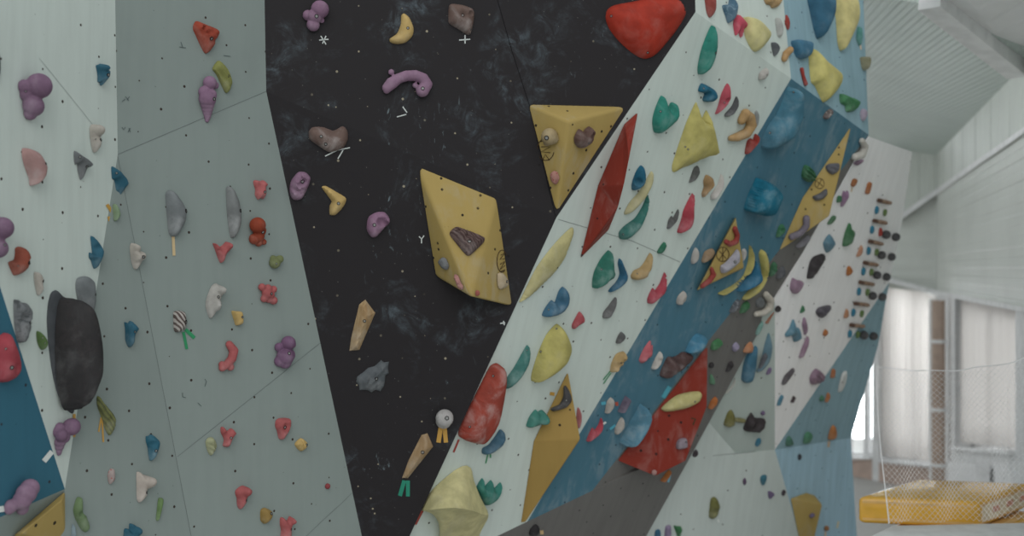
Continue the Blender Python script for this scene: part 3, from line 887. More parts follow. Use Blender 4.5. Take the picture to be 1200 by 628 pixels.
def side_panel():
    b_, c_ = tp[1], tp[2]; d = (c_ - b_); L = np.linalg.norm(d[:2]); d = d / L; nn = np.array([d[1], -d[0], 0])
    if nn @ (b_ - np.mean(tp, 0)) < 0: nn = -nn
    def qd(name, u0, u1, z0, z1, mat_, o):
        v = [b_ + d * u0 - np.array([0, 0, z0]), b_ + d * u1 - np.array([0, 0, z0]), b_ + d * u1 - np.array([0, 0, z1]), b_ + d * u0 - np.array([0, 0, z1])]
        v = [p + nn * o for p in v] + [p + nn * .0005 for p in v]
        return new_obj(name, v, [(0, 1, 2, 3), (7, 6, 5, 4)] + [(i, i+4, (i+1) % 4 + 4, (i+1) % 4) for i in range(4)], mat_, mt, origin=v[0])
    qd('side_panel', .04, L - .04, .03, .115, flat_mat('beige_vinyl', (196, 176, 150), .5, .3), .004)
    for k in (.25, .52, .79): qd('printed_mark', L * k, L * k + .09, .055, .085, flat_mat('faded_red_print', (176, 128, 110), .6, .2), .0055)
side_panel()
low = [p + np.array([0, 0, -.15]) + off for p in (a + np.array([.15, 0, 0]), b, c, dd + np.array([.15, 0, 0]))]
mat_box('crash_mat', low, .10, m_yel2, .02, 'thinner yellow crash mat in the middle of the stack by the windows', 'mat', 'stacked crash mats', m_yel)
lw2 = [p + np.array([0, 0, -.255]) for p in (a + np.array([.02, -.02, 0]), b + np.array([.05, -.1, 0]), c, dd)]
mat_box('crash_mat', lw2, lw2[0][2] - .62, m_drk, .02, 'dark crash mat lowest of the yellow stack by the windows', 'mat', 'stacked crash mats')
zb = .62
bb_ = [p * np.array([1, 1, 0]) + np.array([0, 0, zb - .004]) for p in (a + np.array([.06, -.3, 0]), b + np.array([.3, -.5, 0]), c + np.array([.1, .2, 0]), dd + np.array([.02, .1, 0]))]
mat_box('foam_base', bb_, zb - .006, m_gryv, .04, 'big pale grey foam block carrying the stack of crash mats', 'foam block')
# white pad at the very bottom edge
pw = [drop(1010, 630, CZ - 1.33), drop(1042, 614.5, CZ - 1.33), drop(1205, 611, CZ - 1.33), drop(1230, 634, CZ - 1.33)]
mat_box('landing_pad', pw, .10, m_gryv, .03, 'pale grey vinyl landing pad in front of the yellow mats', 'mat')
m_yl = mt
# net
def net():
    tl, tr, br, bl = P(1027, 430, 5.95), P(1235, 412, 5.2), P(1235, 607, 5.2), P(1040, 612, 5.6)
    m = flat_mat('net_cord', (216, 212, 204), .8, .1)
    def at(u, v):
        p = (tl * (1-u) + tr * u) * (1-v) + (bl * (1-u) + br * u) * v
        return p + np.array([0, 1, 0]) * .03 * math.sin(u * 23 + v * 4) + np.array([0, 0, -1]) * .05 * math.sin(math.pi * u) * (1 - v)
    vs, fs = [], []
    NU, NV = 34, 26
    for sgn in (1, -1):
        for k in range(-NV, NU + NV):
            pts = []
            for j in range(NV + 1):
                u = (k + (j if sgn > 0 else NV - j)) / NU
                if 0 <= u <= 1: pts.append(at(u, j / NV))
            if len(pts) < 2: continue
            b0 = len(vs)
            for p in pts:
                for t in range(3):
                    an = t * 2.094; vs.append(p + np.array([math.cos(an), 0.3, math.sin(an)]) * .0008)
            for i in range(len(pts) - 1):
                for t in range(3):
                    a_ = b0 + 3 * i; fs.append((a_ + t, a_ + (t+1) % 3, a_ + 3 + (t+1) % 3, a_ + 3 + t))
    o = new_obj('safety_net', vs, fs, m, None, origin=bl)
    tag(o, 'fine diamond-mesh safety net hanging before the windows and mats', 'net')
    for nm in ('top_rope', 'side_rope'):
        vv, ff = [], []
        pts = [at(i / 40, 0) if nm == 'top_rope' else at(0, i / 40) for i in range(41)]
        for p in pts:
            for t in range(6):
                an = t * math.pi / 3; vv.append(p + (np.array([0, math.cos(an), math.sin(an)]) if nm == 'top_rope' else np.array([math.cos(an), math.sin(an), 0])) * .003)
        for i in range(40):
            for t in range(6): ff.append((6*i+t, 6*i+(t+1) % 6, 6*i+6+(t+1) % 6, 6*i+6+t))
        new_obj(nm, vv, ff, m, o, origin=pts[0])
net()
# ------------------------------------------------------------------ plywood volumes
m_ply = wall_mat('yellow_ply', (135, 117, 70), dots=False, streak=.03, grime=.08, chalk=.5)
m_ply2 = wall_mat('mustard_ply', (126, 104, 58), dots=False, streak=.05, grime=.08)
m_redv = wall_mat('red_ply', (102, 37, 28), dots=False, streak=.02, grime=.03, chalk=.5)
m_ink = flat_mat('black_marker', (58, 46, 34), .8, .1)
def ring(cx, cy, rx, ry, a0=0, a1=360, n=14):
    return [(cx + rx * math.cos(math.radians(a0 + (a1 - a0) * i / n)), cy + ry * math.sin(math.radians(a0 + (a1 - a0) * i / n))) for i in range(n + 1)]
v1 = VOL('large yellow diamond-shaped plywood volume with a slanting ridge on the black wall', [(488, 192, 0), (583, 231, 0), (602, 360, 0), (509, 323, 0), (551.5, 348, 52)],
    [(0, 3, 4), (0, 4, 1), (1, 4, 2), (3, 2, 4), (0, 1, 2, 3)], m_ply, 'B2', 'V_DIAMOND', .016,
    [(517, 209), (518, 222), (563, 229), (560, 244), (542, 252), (586, 270), (580, 292), (572, 320), (499, 242), (513, 285), (508, 302), (514, 292), (596, 300)])
MARK(v1, 'marker_logo', [ring(588.5, 306, 6, 13, 60, 330)], .8, m_ink)
MARK(v1, 'marker_logo', [[(587, 299), (592, 296), (586, 304), (592, 303)], [(586, 310), (592, 306), (586, 316), (592, 311)], [(587, 318), (592, 316)]], .8, m_ink)
v2 = VOL('yellow triangular plywood volume pointing down, at the meeting of black and white panels', [(617, 121, 0), (736, 124, 0), (651, 254, 0), (667, 142, 42)],
    [(0, 1, 3), (0, 3, 2), (3, 1, 2), (0, 2, 1)], m_ply, 'B1', 'V_TRI', .016,
    [(628, 147), (643, 124.5), (665, 130), (705, 154), (716, 148), (687, 176), (672, 203), (645, 220), (666, 223), (632, 193), (671, 146, 1.2)])
MARK(v2, 'marker_logo', [ring(639.5, 175, 10, 13, 15, 300)], .9, m_ink)
MARK(v2, 'marker_logo', [[(634, 172), (645, 172), (634, 178), (645, 179)], [(636, 187), (639, 181), (644, 188)], [(633, 166), (640, 164)]], .9, m_ink)
VOL('long bright red blade-shaped volume standing along the edge of the slanting white panel',
    [(748, 130, 0), (731, 145, 0), (700, 218, 0), (679, 304, 0), (713, 270, 0), (722, 245, 0), (733, 190, 0), (735, 166, 24), (737, 187, 38), (731, 217, 44), (724, 243, 32)],
    [(0, 1, 7), (1, 2, 9), (1, 9, 8), (1, 8, 7), (2, 3, 10), (2, 10, 9), (3, 4, 10), (4, 5, 10), (5, 9, 10), (5, 6, 9), (6, 8, 9), (6, 0, 8), (0, 7, 8), (6, 5, 4, 3, 2, 1, 0)], m_redv, 'W', 'V_RED', .006,
    [(735, 139, 1.2), (707, 216, 1.2), (682, 299, 1.2), (700, 256, 1.2)], group='screwed-on plywood volumes')
v4 = VOL('tall mustard plywood volume with a crease across it, on the slanting white panel', [(665.5, 433, 0), (624.6, 517, 0), (609, 614, 0), (616, 612, 0), (680.5, 515, 40), (664, 500, 0)],
    [(0, 1, 4), (1, 2, 3, 4), (3, 5, 4), (5, 0, 4), (0, 5, 3, 2, 1)], m_ply2, 'W', 'V_MUST', .008,
    [(656, 498), (647, 532), (640, 549), (633, 565), (626, 581), (655, 448, 1.2), (668, 480, 1.2)])
v5 = VOL('triangular pale yellow volume dressed like a pizza slice, on the blue band', [(861.5, 254, 0), (816, 340.5, 0), (871.5, 314, 0), (862.5, 256, 10), (817.5, 340, 10), (871.5, 313, 10)],
    [(0, 1, 4, 3), (1, 2, 5, 4), (2, 0, 3, 5), (3, 4, 5), (0, 2, 1)], m_ply, 'BL', 'V_PIZZA', .005)
MARK(v5, 'marker_logo', [ring(847, 298, 7.5, 8.5)], .8, m_ink)
MARK(v5, 'marker_logo', [[(843, 304), (851, 292)], [(843, 294), (851, 303)], [(847, 290), (847, 306)]], .8, m_ink)
v6 = VOL('long narrow yellow volume reaching up to the fold of the blue wall', [(998.5, 145, 0), (940, 231.5, 0), (911.5, 295.5, 0), (972, 253.5, 24), (966, 240, 0)],
    [(0, 1, 3), (1, 2, 3), (2, 4, 3), (4, 0, 3), (0, 4, 2, 1)], m_ply, 'BL', 'V_LONG', .007, [(983, 181, 1.2), (983, 173, 1.2), (951, 222, 1.2), (966, 240, 1.2), (944, 245, 1.2)])
MARK(v6, 'marker_logo', [ring(960.5, 215, 5.5, 6)], .7, m_ink)
MARK(v6, 'marker_logo', [[(957, 212), (964, 218)], [(963, 210), (958, 219)]], .7, m_ink)
v7 = VOL('big red fan-shaped volume straddling the blue and charcoal bands', [(829.3, 403, 0), (722.5, 540, 0), (768, 558.5, 22), (804, 540.5, 34), (829, 477, 34), (829, 408, 4), (780, 520, 0)],
    [(0, 1, 2, 3, 4, 5), (1, 6, 2), (6, 3, 2), (6, 4, 3), (6, 0, 5, 4), (0, 6, 1)], m_redv, 'BL', 'V_REDFAN', .008,
    coplanar=((0, 1, 3), (2, 4, 5)), sockets=[(784, 487), (798, 495), (783, 515), (751, 528), (769, 532), (806, 430, 1.2), (771, 505, 1.2)])
MARK(v7, 'marker_number', [[(810, 490), (815, 491), (812, 498)]], 1.8, m_ink)
v8 = VOL('yellow wedge-shaped volume low on the blue rear wall', [(925.4, 583.5, 0), (944.4, 576.5, 0), (964, 591.5, 20), (953, 636, 14), (937, 636, 0), (955, 580, 0), (950, 640, 0)],
    [(0, 1, 2), (0, 2, 3, 4), (1, 5, 2), (5, 6, 3, 2), (6, 4, 3), (0, 4, 6, 5, 1)], m_ply, 'FB2', 'V_WEDGE', .01)
v9 = VOL('yellow triangular volume in the bottom corner under the petrol-blue panel', [(76, 575, 0), (17, 626, 0), (83, 640, 0), (12, 640, 0), (73, 585, 14), (24, 626, 14), (78, 640, 14)],
    [(0, 1, 5, 4), (1, 3, 6, 5), (0, 4, 6, 2), (4, 5, 6), (0, 2, 3, 1)], m_ply, 'LG', 'V_CORNER', .008, [(42, 615.5, 2.2), (64, 612.7, 2.4)])
for k, v in dict(V_DIAMOND='the yellow diamond volume', V_TRI='the yellow triangular volume', V_MUST='the mustard volume', V_PIZZA='the pizza-slice volume', V_LONG='the long yellow volume', V_REDFAN='the big red fan', V_WEDGE='the yellow wedge volume', V_RED='the long red blade', V_CORNER='the yellow corner volume').items():
    GROUP[k] = 'climbing holds on ' + v
# ------------------------------------------------------------------ colours as the photo shows them
PUR = (126, 96, 122); PUR2 = (142, 112, 136); PET = (46, 106, 130); CREAM = (170, 164, 154); GRY = (104, 108, 110); DGRY = (66, 66, 68); CHAR = (52, 50, 50)
SAL = (178, 96, 96); PNK = (190, 84, 98); ORG = (168, 74, 54); LIME = (142, 146, 78); GRN = (108, 140, 84); DGRN = (62, 110, 80); MUS = (214, 180, 108); TEAL = (44, 146, 128)
BLU = (46, 112, 136); BLU2 = (38, 110, 148); BLUD = (26, 110, 142); RED = (162, 62, 54); BRN = (92, 66, 60); YEL = (196, 186, 104); PYEL = (198, 190, 130); TAN = (190, 152, 100); ORA = (190, 118, 66); LIL = (138, 130, 150)
OT = (206, 156, 66); GT = (44, 150, 96); WT = (190, 196, 192); BT = (74, 168, 192); RT = (164, 70, 62)
# ---- white end wall
H('dark grey hold cut by the picture edge, highest on the white end wall', [(-10, 60), (-2, 57), (1.5, 70), (1, 85), (-3, 93), (-10, 90)], (70, 78, 82), 6, on='LW')
S('purple cluster of three round lobes on the white end wall', [(46, 100.5, 14.8, .9), (29, 102, 9, .3), (30.5, 111, 8.5, .3), (39, 124, 12.5, .6), (35, 133, 8, .4)], PUR, vox=7, smooth_it=2, bolts=[(30, 107, 1.5)])
H('petrol-blue jagged claw hold high beside the corner of the grey wall', [(112, 77), (115, 76), (119, 74.6), (122, 75), (126, 79), (131, 82), (130.6, 87), (128, 93), (123, 97), (118.6, 100.6), (116.6, 96.6), (114, 96), (114, 86)], PET, 10, p=1.6, bolts=[(127, 88, 2.2)], bump=[(119, 79, 4, .9)])
H('cream oval hold with a rounded cap, above the grey horned one', [(105, 150), (108, 146), (114, 146), (119.5, 152), (120, 167), (117, 174), (111, 179), (107, 171.5), (105, 159)], CREAM, 9, bolts=[(118.5, 164, 2), (112, 163, 1)], bump=[(113, 152, 7, 1.1)], groove=(90, 1.6, .25))
H('grey horned hold with two hook-like tips on the white end wall', [(86.6, 177), (93, 181), (103, 185), (109, 191), (109, 196), (104, 197), (101.5, 205), (96, 211), (92, 201), (91, 192.5), (87, 192.5)], GRY, 10, p=1.5, ridge=[(90, 184), (99, 189), (106, 193)], bolts=[(94, 184, 1.6), (102, 195, 1.8)])
H('dusty pink smooth half-dome hold on the white end wall', [(26, 174), (35, 174), (46, 178), (55, 189), (58, 197), (55, 208), (48, 215), (38, 217.6), (36, 209), (29.5, 196), (25.5, 184)], (172, 134, 130), 17, p=1.8, chalk=.4, bolts=[(54.5, 191, 2)])
H('petrol-blue horned hold straddling the corner, above the green taped chip', [(130.5, 195), (136.5, 200), (147, 207), (151, 212), (150, 217), (147, 224), (141, 231), (139, 226), (136, 223), (135, 212), (131, 209)], PET, 10, on='LW', p=1.5, ridge=[(134, 201), (144, 210), (147, 215)], bolts=[(137, 203, 1.5)])
S('pair of purple balls cut off by the picture edge', [(3, 267, 13, .8), (-6, 264, 11, .6), (-2, 291, 11.5, .6), (-8, 286, 10, .5)], PUR, on='LW', vox=6, bolts=[(6, 287, 1.8)])
H('rust-orange kidney-shaped hold with a bolt pocket on the white end wall', [(20, 291), (26, 289), (33, 292), (37.5, 299), (37.5, 308), (33, 316), (25.5, 321), (17.5, 322.5), (13, 316), (9, 308), (12, 306), (17.5, 304.5), (19.5, 299)], (158, 84, 66), 12, bolts=[(35, 308, 2.4), (21.5, 311, 1)], pit=[(35, 308, 4, .35)])
H('small cream hold with a slanting crease, next to the dark grey block', [(39.5, 319.6), (44.6, 319), (50, 323), (53, 329), (52, 337), (50, 343), (46, 346), (42, 337), (40, 328)], CREAM, 8, groove=(50, 1.5, .35), bolts=[(51.5, 330, 2)])
H('grey weathered block hold with dark hollows, on the white and blue boundary', [(15.5, 352), (18, 351), (24, 355), (31, 355), (38, 363.5), (39, 372), (36, 386), (31, 400), (23, 401), (19.7, 392), (16.5, 376)], (106, 110, 112), 12, p=2.6, style='blotch', col2=(72, 76, 78), rough=.2, pit=[(24, 373, 5, .4), (35, 378, 3, .4)], bolts=[(36, 378, 1.5)])
H('small green leaf-shaped hold beside the huge dark dome', [(42.5, 388), (47.6, 390), (55, 396.6), (57, 404), (52, 410), (46.6, 406), (43, 397.6)], (96, 128, 70), 8, bolts=[(50, 396, 1), (53, 402, 1)])
big = H('huge dark grey dome hold on a flat rim, shield-like, on the white end wall', [(62, 341), (67, 340), (74, 347), (84, 352), (97, 360), (106, 374), (106, 395), (101, 420), (95, 445), (90, 465), (87, 484), (80, 481), (73, 472), (66, 457), (60, 430), (56, 399), (54.5, 375), (56, 355), (59, 344)], (70, 74, 78), 3.5, on='LW', p=3, chalk=.2)
child_of(H('dome', [(76, 349), (84, 350.5), (97, 357), (110, 374), (120, 396.6), (124, 413), (125, 438), (114, 456), (103, 471), (92, 480), (83, 475), (75, 462), (68, 440), (63, 412), (61.5, 385), (64, 362), (69, 352)], (45, 44, 45), 44, on='LW', p=2.1, comp=.95, lift=.0125, chalk=.12, style='blotch', col2=(46, 43, 44), res=16), big, 'dome')
H('grey rounded slab hold peeking above the huge dark dome', [(89, 328), (94, 324.6), (103.5, 324), (112, 330), (114, 343), (113.5, 357), (108.7, 369), (101, 362), (93, 355), (88.5, 340)], (112, 118, 120), 8, p=2.6, bolts=[(112, 345, 1.6)], on='LW')
H('petrol-blue horned hold with an upright spike, above the grey rounded slab', [(106.6, 277), (110.6, 278), (119.4, 287), (123.4, 294), (121.7, 302), (117.6, 309), (113, 315), (110, 312), (107, 305), (104, 302), (104, 296), (109, 296.5), (108, 288)], PET, 10, p=1.5, on='LW', pit=[(111, 291, 4, .5)])
H('small pale green chip with orange tape at the corner of white and grey', [(132.5, 240.5), (136, 239), (141, 246), (141.6, 253), (136, 259), (133, 258)], (128, 152, 118), 6, on='G3')
T('upper orange tape strip pointing at the pale green chip', (125.5, 239.5), (131, 248), 3.8, OT, 'LW')
T('lower orange tape strip by the pale green chip, shorter and squarer', (126.5, 256.6), (132, 255.6), 5.6, OT, 'LW')
S('purple pear-shaped hold with a knob and a ball, under the huge dark dome', [(84, 500, 10.3, .8), (68, 506, 7, .3), (70, 502, 7, .3), (74, 512, 8, .5), (70, 518, 7, .4), (69.5, 523, 5.6, .4), (69, 528, 4, .4), (69, 531, 3, .4), (72, 510, 7.5, 1.1), (76, 505, 7, .7)], PUR, on='LW', vox=6, smooth_it=2)
T('orange tape strip hanging behind the purple pear-shaped hold', (87, 485), (87.6, 512), 3.4, OT, 'LW')
T('second orange tape strip behind the purple pear-shaped hold, slanting', (88, 495), (91.5, 513), 2, OT, 'LW')
# ---- petrol-blue panel
H('raspberry-red ball hold with two bolts on the petrol-blue panel', [(9, 390), (14.5, 395.6), (23, 411), (27.5, 424.6), (27, 436), (20, 444), (8, 448), (-4, 445), (-10, 430), (-9, 408), (0, 395)], (176, 74, 84), 18, p=2.2, chalk=.15, on='LB', bolts=[(7, 409, 1.5), (14, 431, 2.6)], pit=[(14, 431, 5, .2)])
S('purple egg on two smaller lobes, low on the petrol-blue panel', [(26, 586, 11, .9), (31, 578, 12, 1), (35, 572, 11, 1), (13, 593, 8, .5), (11, 597, 6, .5), (26, 596, 7.5, .4)], PUR2, on='LB', vox=6, smooth_it=2, bolts=[(32, 593, 1.4)])
T('white tape strip slanting onto the petrol-blue panel below the purple pear', (51.5, 540.5), (61, 529), 6, WT, 'LB')
T('white tape strip at the picture edge beside the purple egg', (-4, 597.5), (5, 596), 7, WT, 'LB')
# ---- grey wall
H('pale blue sliver of a hold beside the yellow corner volume', [(84, 614), (87.5, 617), (89.5, 628), (88, 640), (84, 640)], (130, 150, 158), 4, on='G3')
H('orange-red pitted triangular hold, highest on the grey wall', [(226.7, 29), (231, 24.5), (242, 28), (257, 33), (260, 37), (258, 43.5), (254, 47), (253.4, 52), (246.7, 60), (241, 62.4), (235.6, 54.6), (229, 41), (226, 34.5)], ORG, 11, p=1.8, rough=.35, freq=30, bolts=[(248, 44.5, 2.4)], pit=[(236, 34, 2.5, .5), (241, 39, 2.5, .4), (255, 41, 3, .3)])
H('lime-green ribbed crescent hold above the purple bird-shaped one', [(248.5, 81), (253.4, 73.5), (258, 71), (268, 80), (274, 93.6), (271, 105), (265.7, 108.7), (260, 99), (253.4, 87)], LIME, 8, groove=(45, 2.5, .35), bolts=[(268, 89.6, 1.8)])
S('purple bird-shaped hold with beak and tail, below the lime crescent', [(246, 97, 8, .8), (252, 100, 4.5, .9), (240, 108, 7.5, .5), (243, 116, 10, .6), (246, 111, 8, .6), (243, 122, 8.2, .55), (243, 127, 6.8, .5), (243, 131, 5.6, .45), (243, 135, 4.6, .4), (242.8, 138, 3.6, .4), (242.5, 141, 2.6, .4)], (138, 104, 132), vox=5, bolts=[(251, 116, 2.2)])
H('grey half-disc hold with a tan tape strip under it', [(194, 228), (198, 223), (205, 225), (214, 235), (220.5, 246), (219.7, 257), (214, 268), (207.7, 276), (201, 277), (197.6, 273), (195.7, 256)], (112, 118, 120), 12, p=2.2, chalk=.35, bolts=[(218, 247, 2.6)])
T('tan tape strip hanging straight down from the grey half-disc', (203, 277), (204, 299.5), 3.4, (196, 172, 128))
H('tall narrow grey sliver hold next to the pink squid-like one', [(265, 222), (269, 218), (275.5, 223), (282, 236), (284.7, 252), (283, 265.4), (276.5, 277), (271.7, 279), (269, 274), (266, 252)], (112, 116, 116), 9, chalk=.4, bolts=[(282, 247, 2.4)])
H('rose-pink three-pointed hold under the tall grey sliver', [(249, 285.5), (252.6, 285.5), (258, 289), (263, 286.4), (267, 283), (271.7, 286.4), (271, 293), (266, 298), (263, 305.5), (259, 308), (255.5, 301.7), (252.6, 294)], SAL, 8, pit=[(259, 292, 4, .35)], bump=[(268, 288, 4, 1)])
H('rose-pink squid-like hold with forked foot, highest pink one on the grey wall', [(296.6, 212.7), (299, 211), (306, 212), (310, 211), (315.7, 216), (312.5, 220), (313, 227), (309, 233.4), (307, 232), (305, 232.5), (302, 233.8), (298.5, 228.7), (299, 222), (297.4, 217.5)], (188, 106, 106), 8, bolts=[(310.6, 225, 1.8)], pit=[(303, 219, 4, .3)])
S('rust-red octopus-like hold with curled feet on the grey wall', [(302, 264, 9.6, .8), (304, 270, 8, .6), (298, 280, 6.5, .5), (303, 284, 5, .4), (309, 283.5, 3.6, .6), (303, 277, 7, .5)], (158, 70, 46), vox=5, smooth_it=2, bolts=[(308, 272, 2)])
S('small olive-green knob hold beneath the rust-red octopus', [(322, 308, 6.8, .5), (325, 305, 5, .6), (328, 303.5, 4.6, 1.1), (320, 303, 4, .4)], (122, 132, 84), vox=4, bolts=[(324, 309, 1.2)])
H('pale grey oval hold carrying two rounded bumps', [(242.5, 348), (248, 336), (254, 332), (261.7, 337), (262, 342.5), (259, 353), (254, 365), (247, 373), (243.5, 368), (240.6, 358)], (160, 158, 152), 7, p=2.4, bump=[(259, 340, 5, 1.6), (251.5, 355, 4.5, 1.4), (251, 360, 4.5, 1.4)], bolts=[(256, 348, 1.8)])
H('small zebra-striped cream and brown hold with green tape', [(203, 366), (209, 364), (217.7, 365.5), (220, 373), (219.6, 382.6), (214, 388), (206, 389), (203.4, 384.5), (203, 375)], (172, 166, 160), 9, style='stripe', col2=(82, 70, 66), chalk=.1, bolts=[(218, 377, 2.6)])
T('shorter green tape strip slanting from the zebra-striped hold', (217.5, 386), (228, 396), 4.2, GT)
T('longer green tape strip hanging below the zebra-striped hold', (215, 389), (219, 409), 3.4, GT)
H('small mustard square hold near the pale grey oval', [(271, 365), (277, 364.5), (284, 365.5), (286, 373), (285.5, 379), (281, 381), (277, 381), (275, 376)], MUS, 8, p=2.6, bolts=[(284, 371.5, 1.5)])
S('rose-pink bone-shaped hold with knotted ends, beside the purple duck-like one', [(268.7, 403.5, 4.4), (274, 411, 5.4), (272, 420, 5.2), (266, 427, 5), (260.5, 431, 4.4)], SAL, chain=True, extra=[(260, 427, 4), (270, 430, 4.6)], vox=4)
S('rose-pink spool-shaped hold with four rounded corners', [(307, 336.5, 4.6), (314, 338, 5), (320.5, 339, 4.4), (313, 344, 6.5), (316, 345, 6), (309.5, 350, 4.5), (320.5, 352, 5), (315, 351, 4.2)], SAL, vox=4, bolts=[(318, 344, 1.8)])
S('purple duck-shaped hold near the black wall', [(338, 402, 8.6, .9), (343, 404, 4, 1), (334, 418, 10.5, .5), (327, 407, 5.5, .5), (328, 423, 7, .4), (334, 424, 8, .5), (338, 416, 8, .5)], (118, 84, 116), vox=5, smooth_it=2, bolts=[(339, 414, 2)])
H('cream-green swirled cone hold beside a pink forked one', [(240.6, 518), (244, 513), (251, 513), (256.4, 521), (254.8, 528), (249, 534), (243.7, 528)], (160, 164, 126), 9, groove=(60, 4, .3), p=1.5)
H('rose-pink forked hold next to the swirled cone', [(258.3, 501), (261, 500), (266.6, 505), (272.5, 502), (278.4, 508), (273.6, 514), (269, 523.6), (262, 522.5), (263, 515), (258.8, 507)], SAL, 8, pit=[(264, 509, 3.5, .45)], bolts=[(271, 513, 1.5)])
H('rose-pink hold with a bolt hollow, shaped like a molar, near the yellow scallop', [(322.7, 493), (328, 490), (341, 490.6), (342.5, 498), (339.7, 506), (332.6, 515), (328, 514), (325, 505), (322.5, 500)], SAL, 9, p=2.3, pit=[(334, 501, 5, .4)], bolts=[(334, 501, 2.3)])
H('small yellow scallop-shell hold near the black wall', [(345, 520.4), (353.6, 513.5), (361.5, 519), (361, 524.6), (353.6, 528.7)], MUS, 8, groove=(20, 4, .25), bolts=[(359.5, 521, 1.8)])
H('rose-pink stepped hold above the mustard dome', [(276, 574), (285.4, 569), (295, 574), (294, 580), (291, 584), (290, 589.7), (283, 597), (279, 592), (278, 584), (275.6, 579)], SAL, 9, bump=[(287, 575, 6, 1.1)], bolts=[(289, 586, 1.5)])
H('small mustard dome hold near the bottom of the grey wall', [(305.5, 597), (311, 595), (319.6, 599), (321, 605), (317, 611), (311, 614), (306, 610), (304.8, 602.6)], (172, 140, 74), 9, bolts=[(318, 602, 1.9)])
H('rose-pink crown-shaped hold at the bottom of the grey wall', [(328, 607), (331, 606), (337, 610), (341, 605), (345.6, 612), (343, 618), (343, 626), (342, 633), (330, 632), (330, 621.5), (328, 614.5)], SAL, 8, on='G2', bump=[(342, 610, 4, 1.1)], bolts=[(341, 620, 1.4)])
S('tiny red button hold alone near the black wall', [(383.8, 569.7, 3.4, .3)], (158, 74, 78), vox=5)
H('lime-green ribbed wing hold with two orange tape strips', [(113, 466), (115, 464), (121.5, 471.5), (131, 481), (137, 489.7), (137.4, 498), (134, 506), (130, 510), (125, 503), (118.7, 487), (114, 476)], (134, 138, 82), 8, groove=(30, 5, .35), chalk=.3, style='stripe', col2=(96, 100, 62))
T('shorter orange tape strip under the ribbed wing hold', (118.7, 489), (115.8, 506), 1.9, OT, 'G3')
T('longer orange tape strip under the ribbed wing hold', (119.6, 491), (121.2, 518), 1.9, OT, 'G3')
H('petrol-blue shield-shaped hold with a worn white patch', [(170.6, 511.5), (174, 510.7), (178, 509), (187.5, 515.5), (189, 522), (183.6, 535.5), (178, 540), (175.4, 535.5), (173.5, 524), (171, 518)], BLU, 9, chalk=.4, pit=[(176, 520, 3, .3)], bolts=[(183, 528, 1.8)])
H('petrol-blue fang-shaped hold at mid-height of the grey wall', [(145.4, 377.4), (150, 379), (154, 376), (164.6, 385), (159, 392), (157.6, 401), (152, 407), (147, 399), (146.4, 385)], PET, 9, pit=[(153, 381, 3, .3)], bolts=[(158, 389, 1.4)])
H('cream snail-like lobed hold near the corner of the grey wall', [(152.3, 288), (155, 284.6), (162, 288.7), (163, 292), (168.4, 295.7), (169.7, 300), (166, 309), (159, 316), (154.4, 309), (152.3, 298)], CREAM, 8, bump=[(157, 301, 6, 1), (158, 290, 5, .9), (165, 300, 5, 1)], bolts=[(168, 301, 2)])
H('tiny pale pink speckled hold low on the grey wall', [(126, 555.7), (129, 549.5), (134, 549.5), (136, 558), (134, 564), (129, 567.4), (126.5, 562)], (164, 148, 144), 5, style='spot', col2=(168, 96, 92), chalk=.1)
H('cream snail-shaped hold with a round knob, low on the grey wall', [(159.7, 553.4), (163.6, 553), (168, 555.7), (173, 557), (179, 560), (179.7, 566.7), (176, 573), (173.4, 575), (173.7, 580), (170, 584.6), (164.4, 589), (161, 584.6), (160, 569)], (176, 166, 156), 8, bump=[(175, 564.5, 6.5, 1.5)], bolts=[(172.5, 577, 1.8)])
H('narrow green bar-shaped hold low on the grey wall', [(185.4, 584), (191, 584), (191.7, 589), (189, 600), (185.4, 610), (183, 609), (184, 595.5)], GRN, 5, p=2.4)
H('green kidney-shaped hold beside the yellow corner volume', [(86.4, 592.4), (90, 583), (95, 583), (96.5, 591), (97, 600), (102, 605), (106.7, 617), (102.8, 623.6), (97, 620.5), (88.7, 608), (85.6, 598.6)], (108, 134, 92), 8, on='G3', pit=[(93, 602, 3, .5)])
H('petrol-blue lobed hold cut by the bottom picture edge', [(145, 620.5), (148, 619), (152, 620), (152.7, 613.5), (159, 615), (164.4, 619.7), (165, 628), (163, 635), (146, 635)], PET, 9, on='G3', bump=[(160, 622, 5, 1)], pit=[(152, 621, 3, .4)])
# ---- black wall
S('plum lobed mask-like hold, highest on the black wall', [(375, 11, 10.5, .7), (361, 18, 6.3, .4), (369, 19, 9, .6), (367, 29, 7.6, .5), (377, 24, 3.2, .7)], (140, 104, 132), vox=5, smooth_it=2, bolts=[(371, 19, 2.4)])
H('yellow banana hold, upper of the two on the black wall', [(471, 18), (474, 15), (480.6, 20), (485.4, 32.5), (483.5, 42), (475, 49.7), (464.4, 51.6), (457.5, 49.5), (456.8, 45.5), (465.4, 39), (470, 28.7)], MUS, 8, chalk=.15, bolts=[(478, 32.5, 1.8)])
H('brown rounded shield hold with chalk-worn top on the black wall', [(526.5, 7.6), (530, 4), (542.7, 4.8), (554, 8.6), (557, 14), (556, 25), (552, 39), (548.5, 40.5), (537, 34), (526.5, 27.7), (525.5, 22)], (106, 84, 76), 11, p=2.2, chalk=.5, bolts=[(542, 17.8, 2.4), (551.5, 34, 1.2)], pit=[(552, 15.7, 2.6, .5), (542, 17.8, 3.5, .3)])
S('plum seahorse-like tube hold with a curled tail on the black wall', [(453.5, 103, 5.8), (459, 97.5, 7.2), (467, 92, 6), (476, 89, 6.4), (487, 88.5, 6.4), (496, 92, 6.4), (500.5, 99, 6.4), (495, 106, 7.8)], (146, 112, 138), on='B1', chain=True, extra=[(458.5, 84.5, 3.6, .8), (486.5, 100, 3.4, .6), (453, 106, 4, .8)], vox=4, bolts=[(495.5, 103.6, 2.2)])
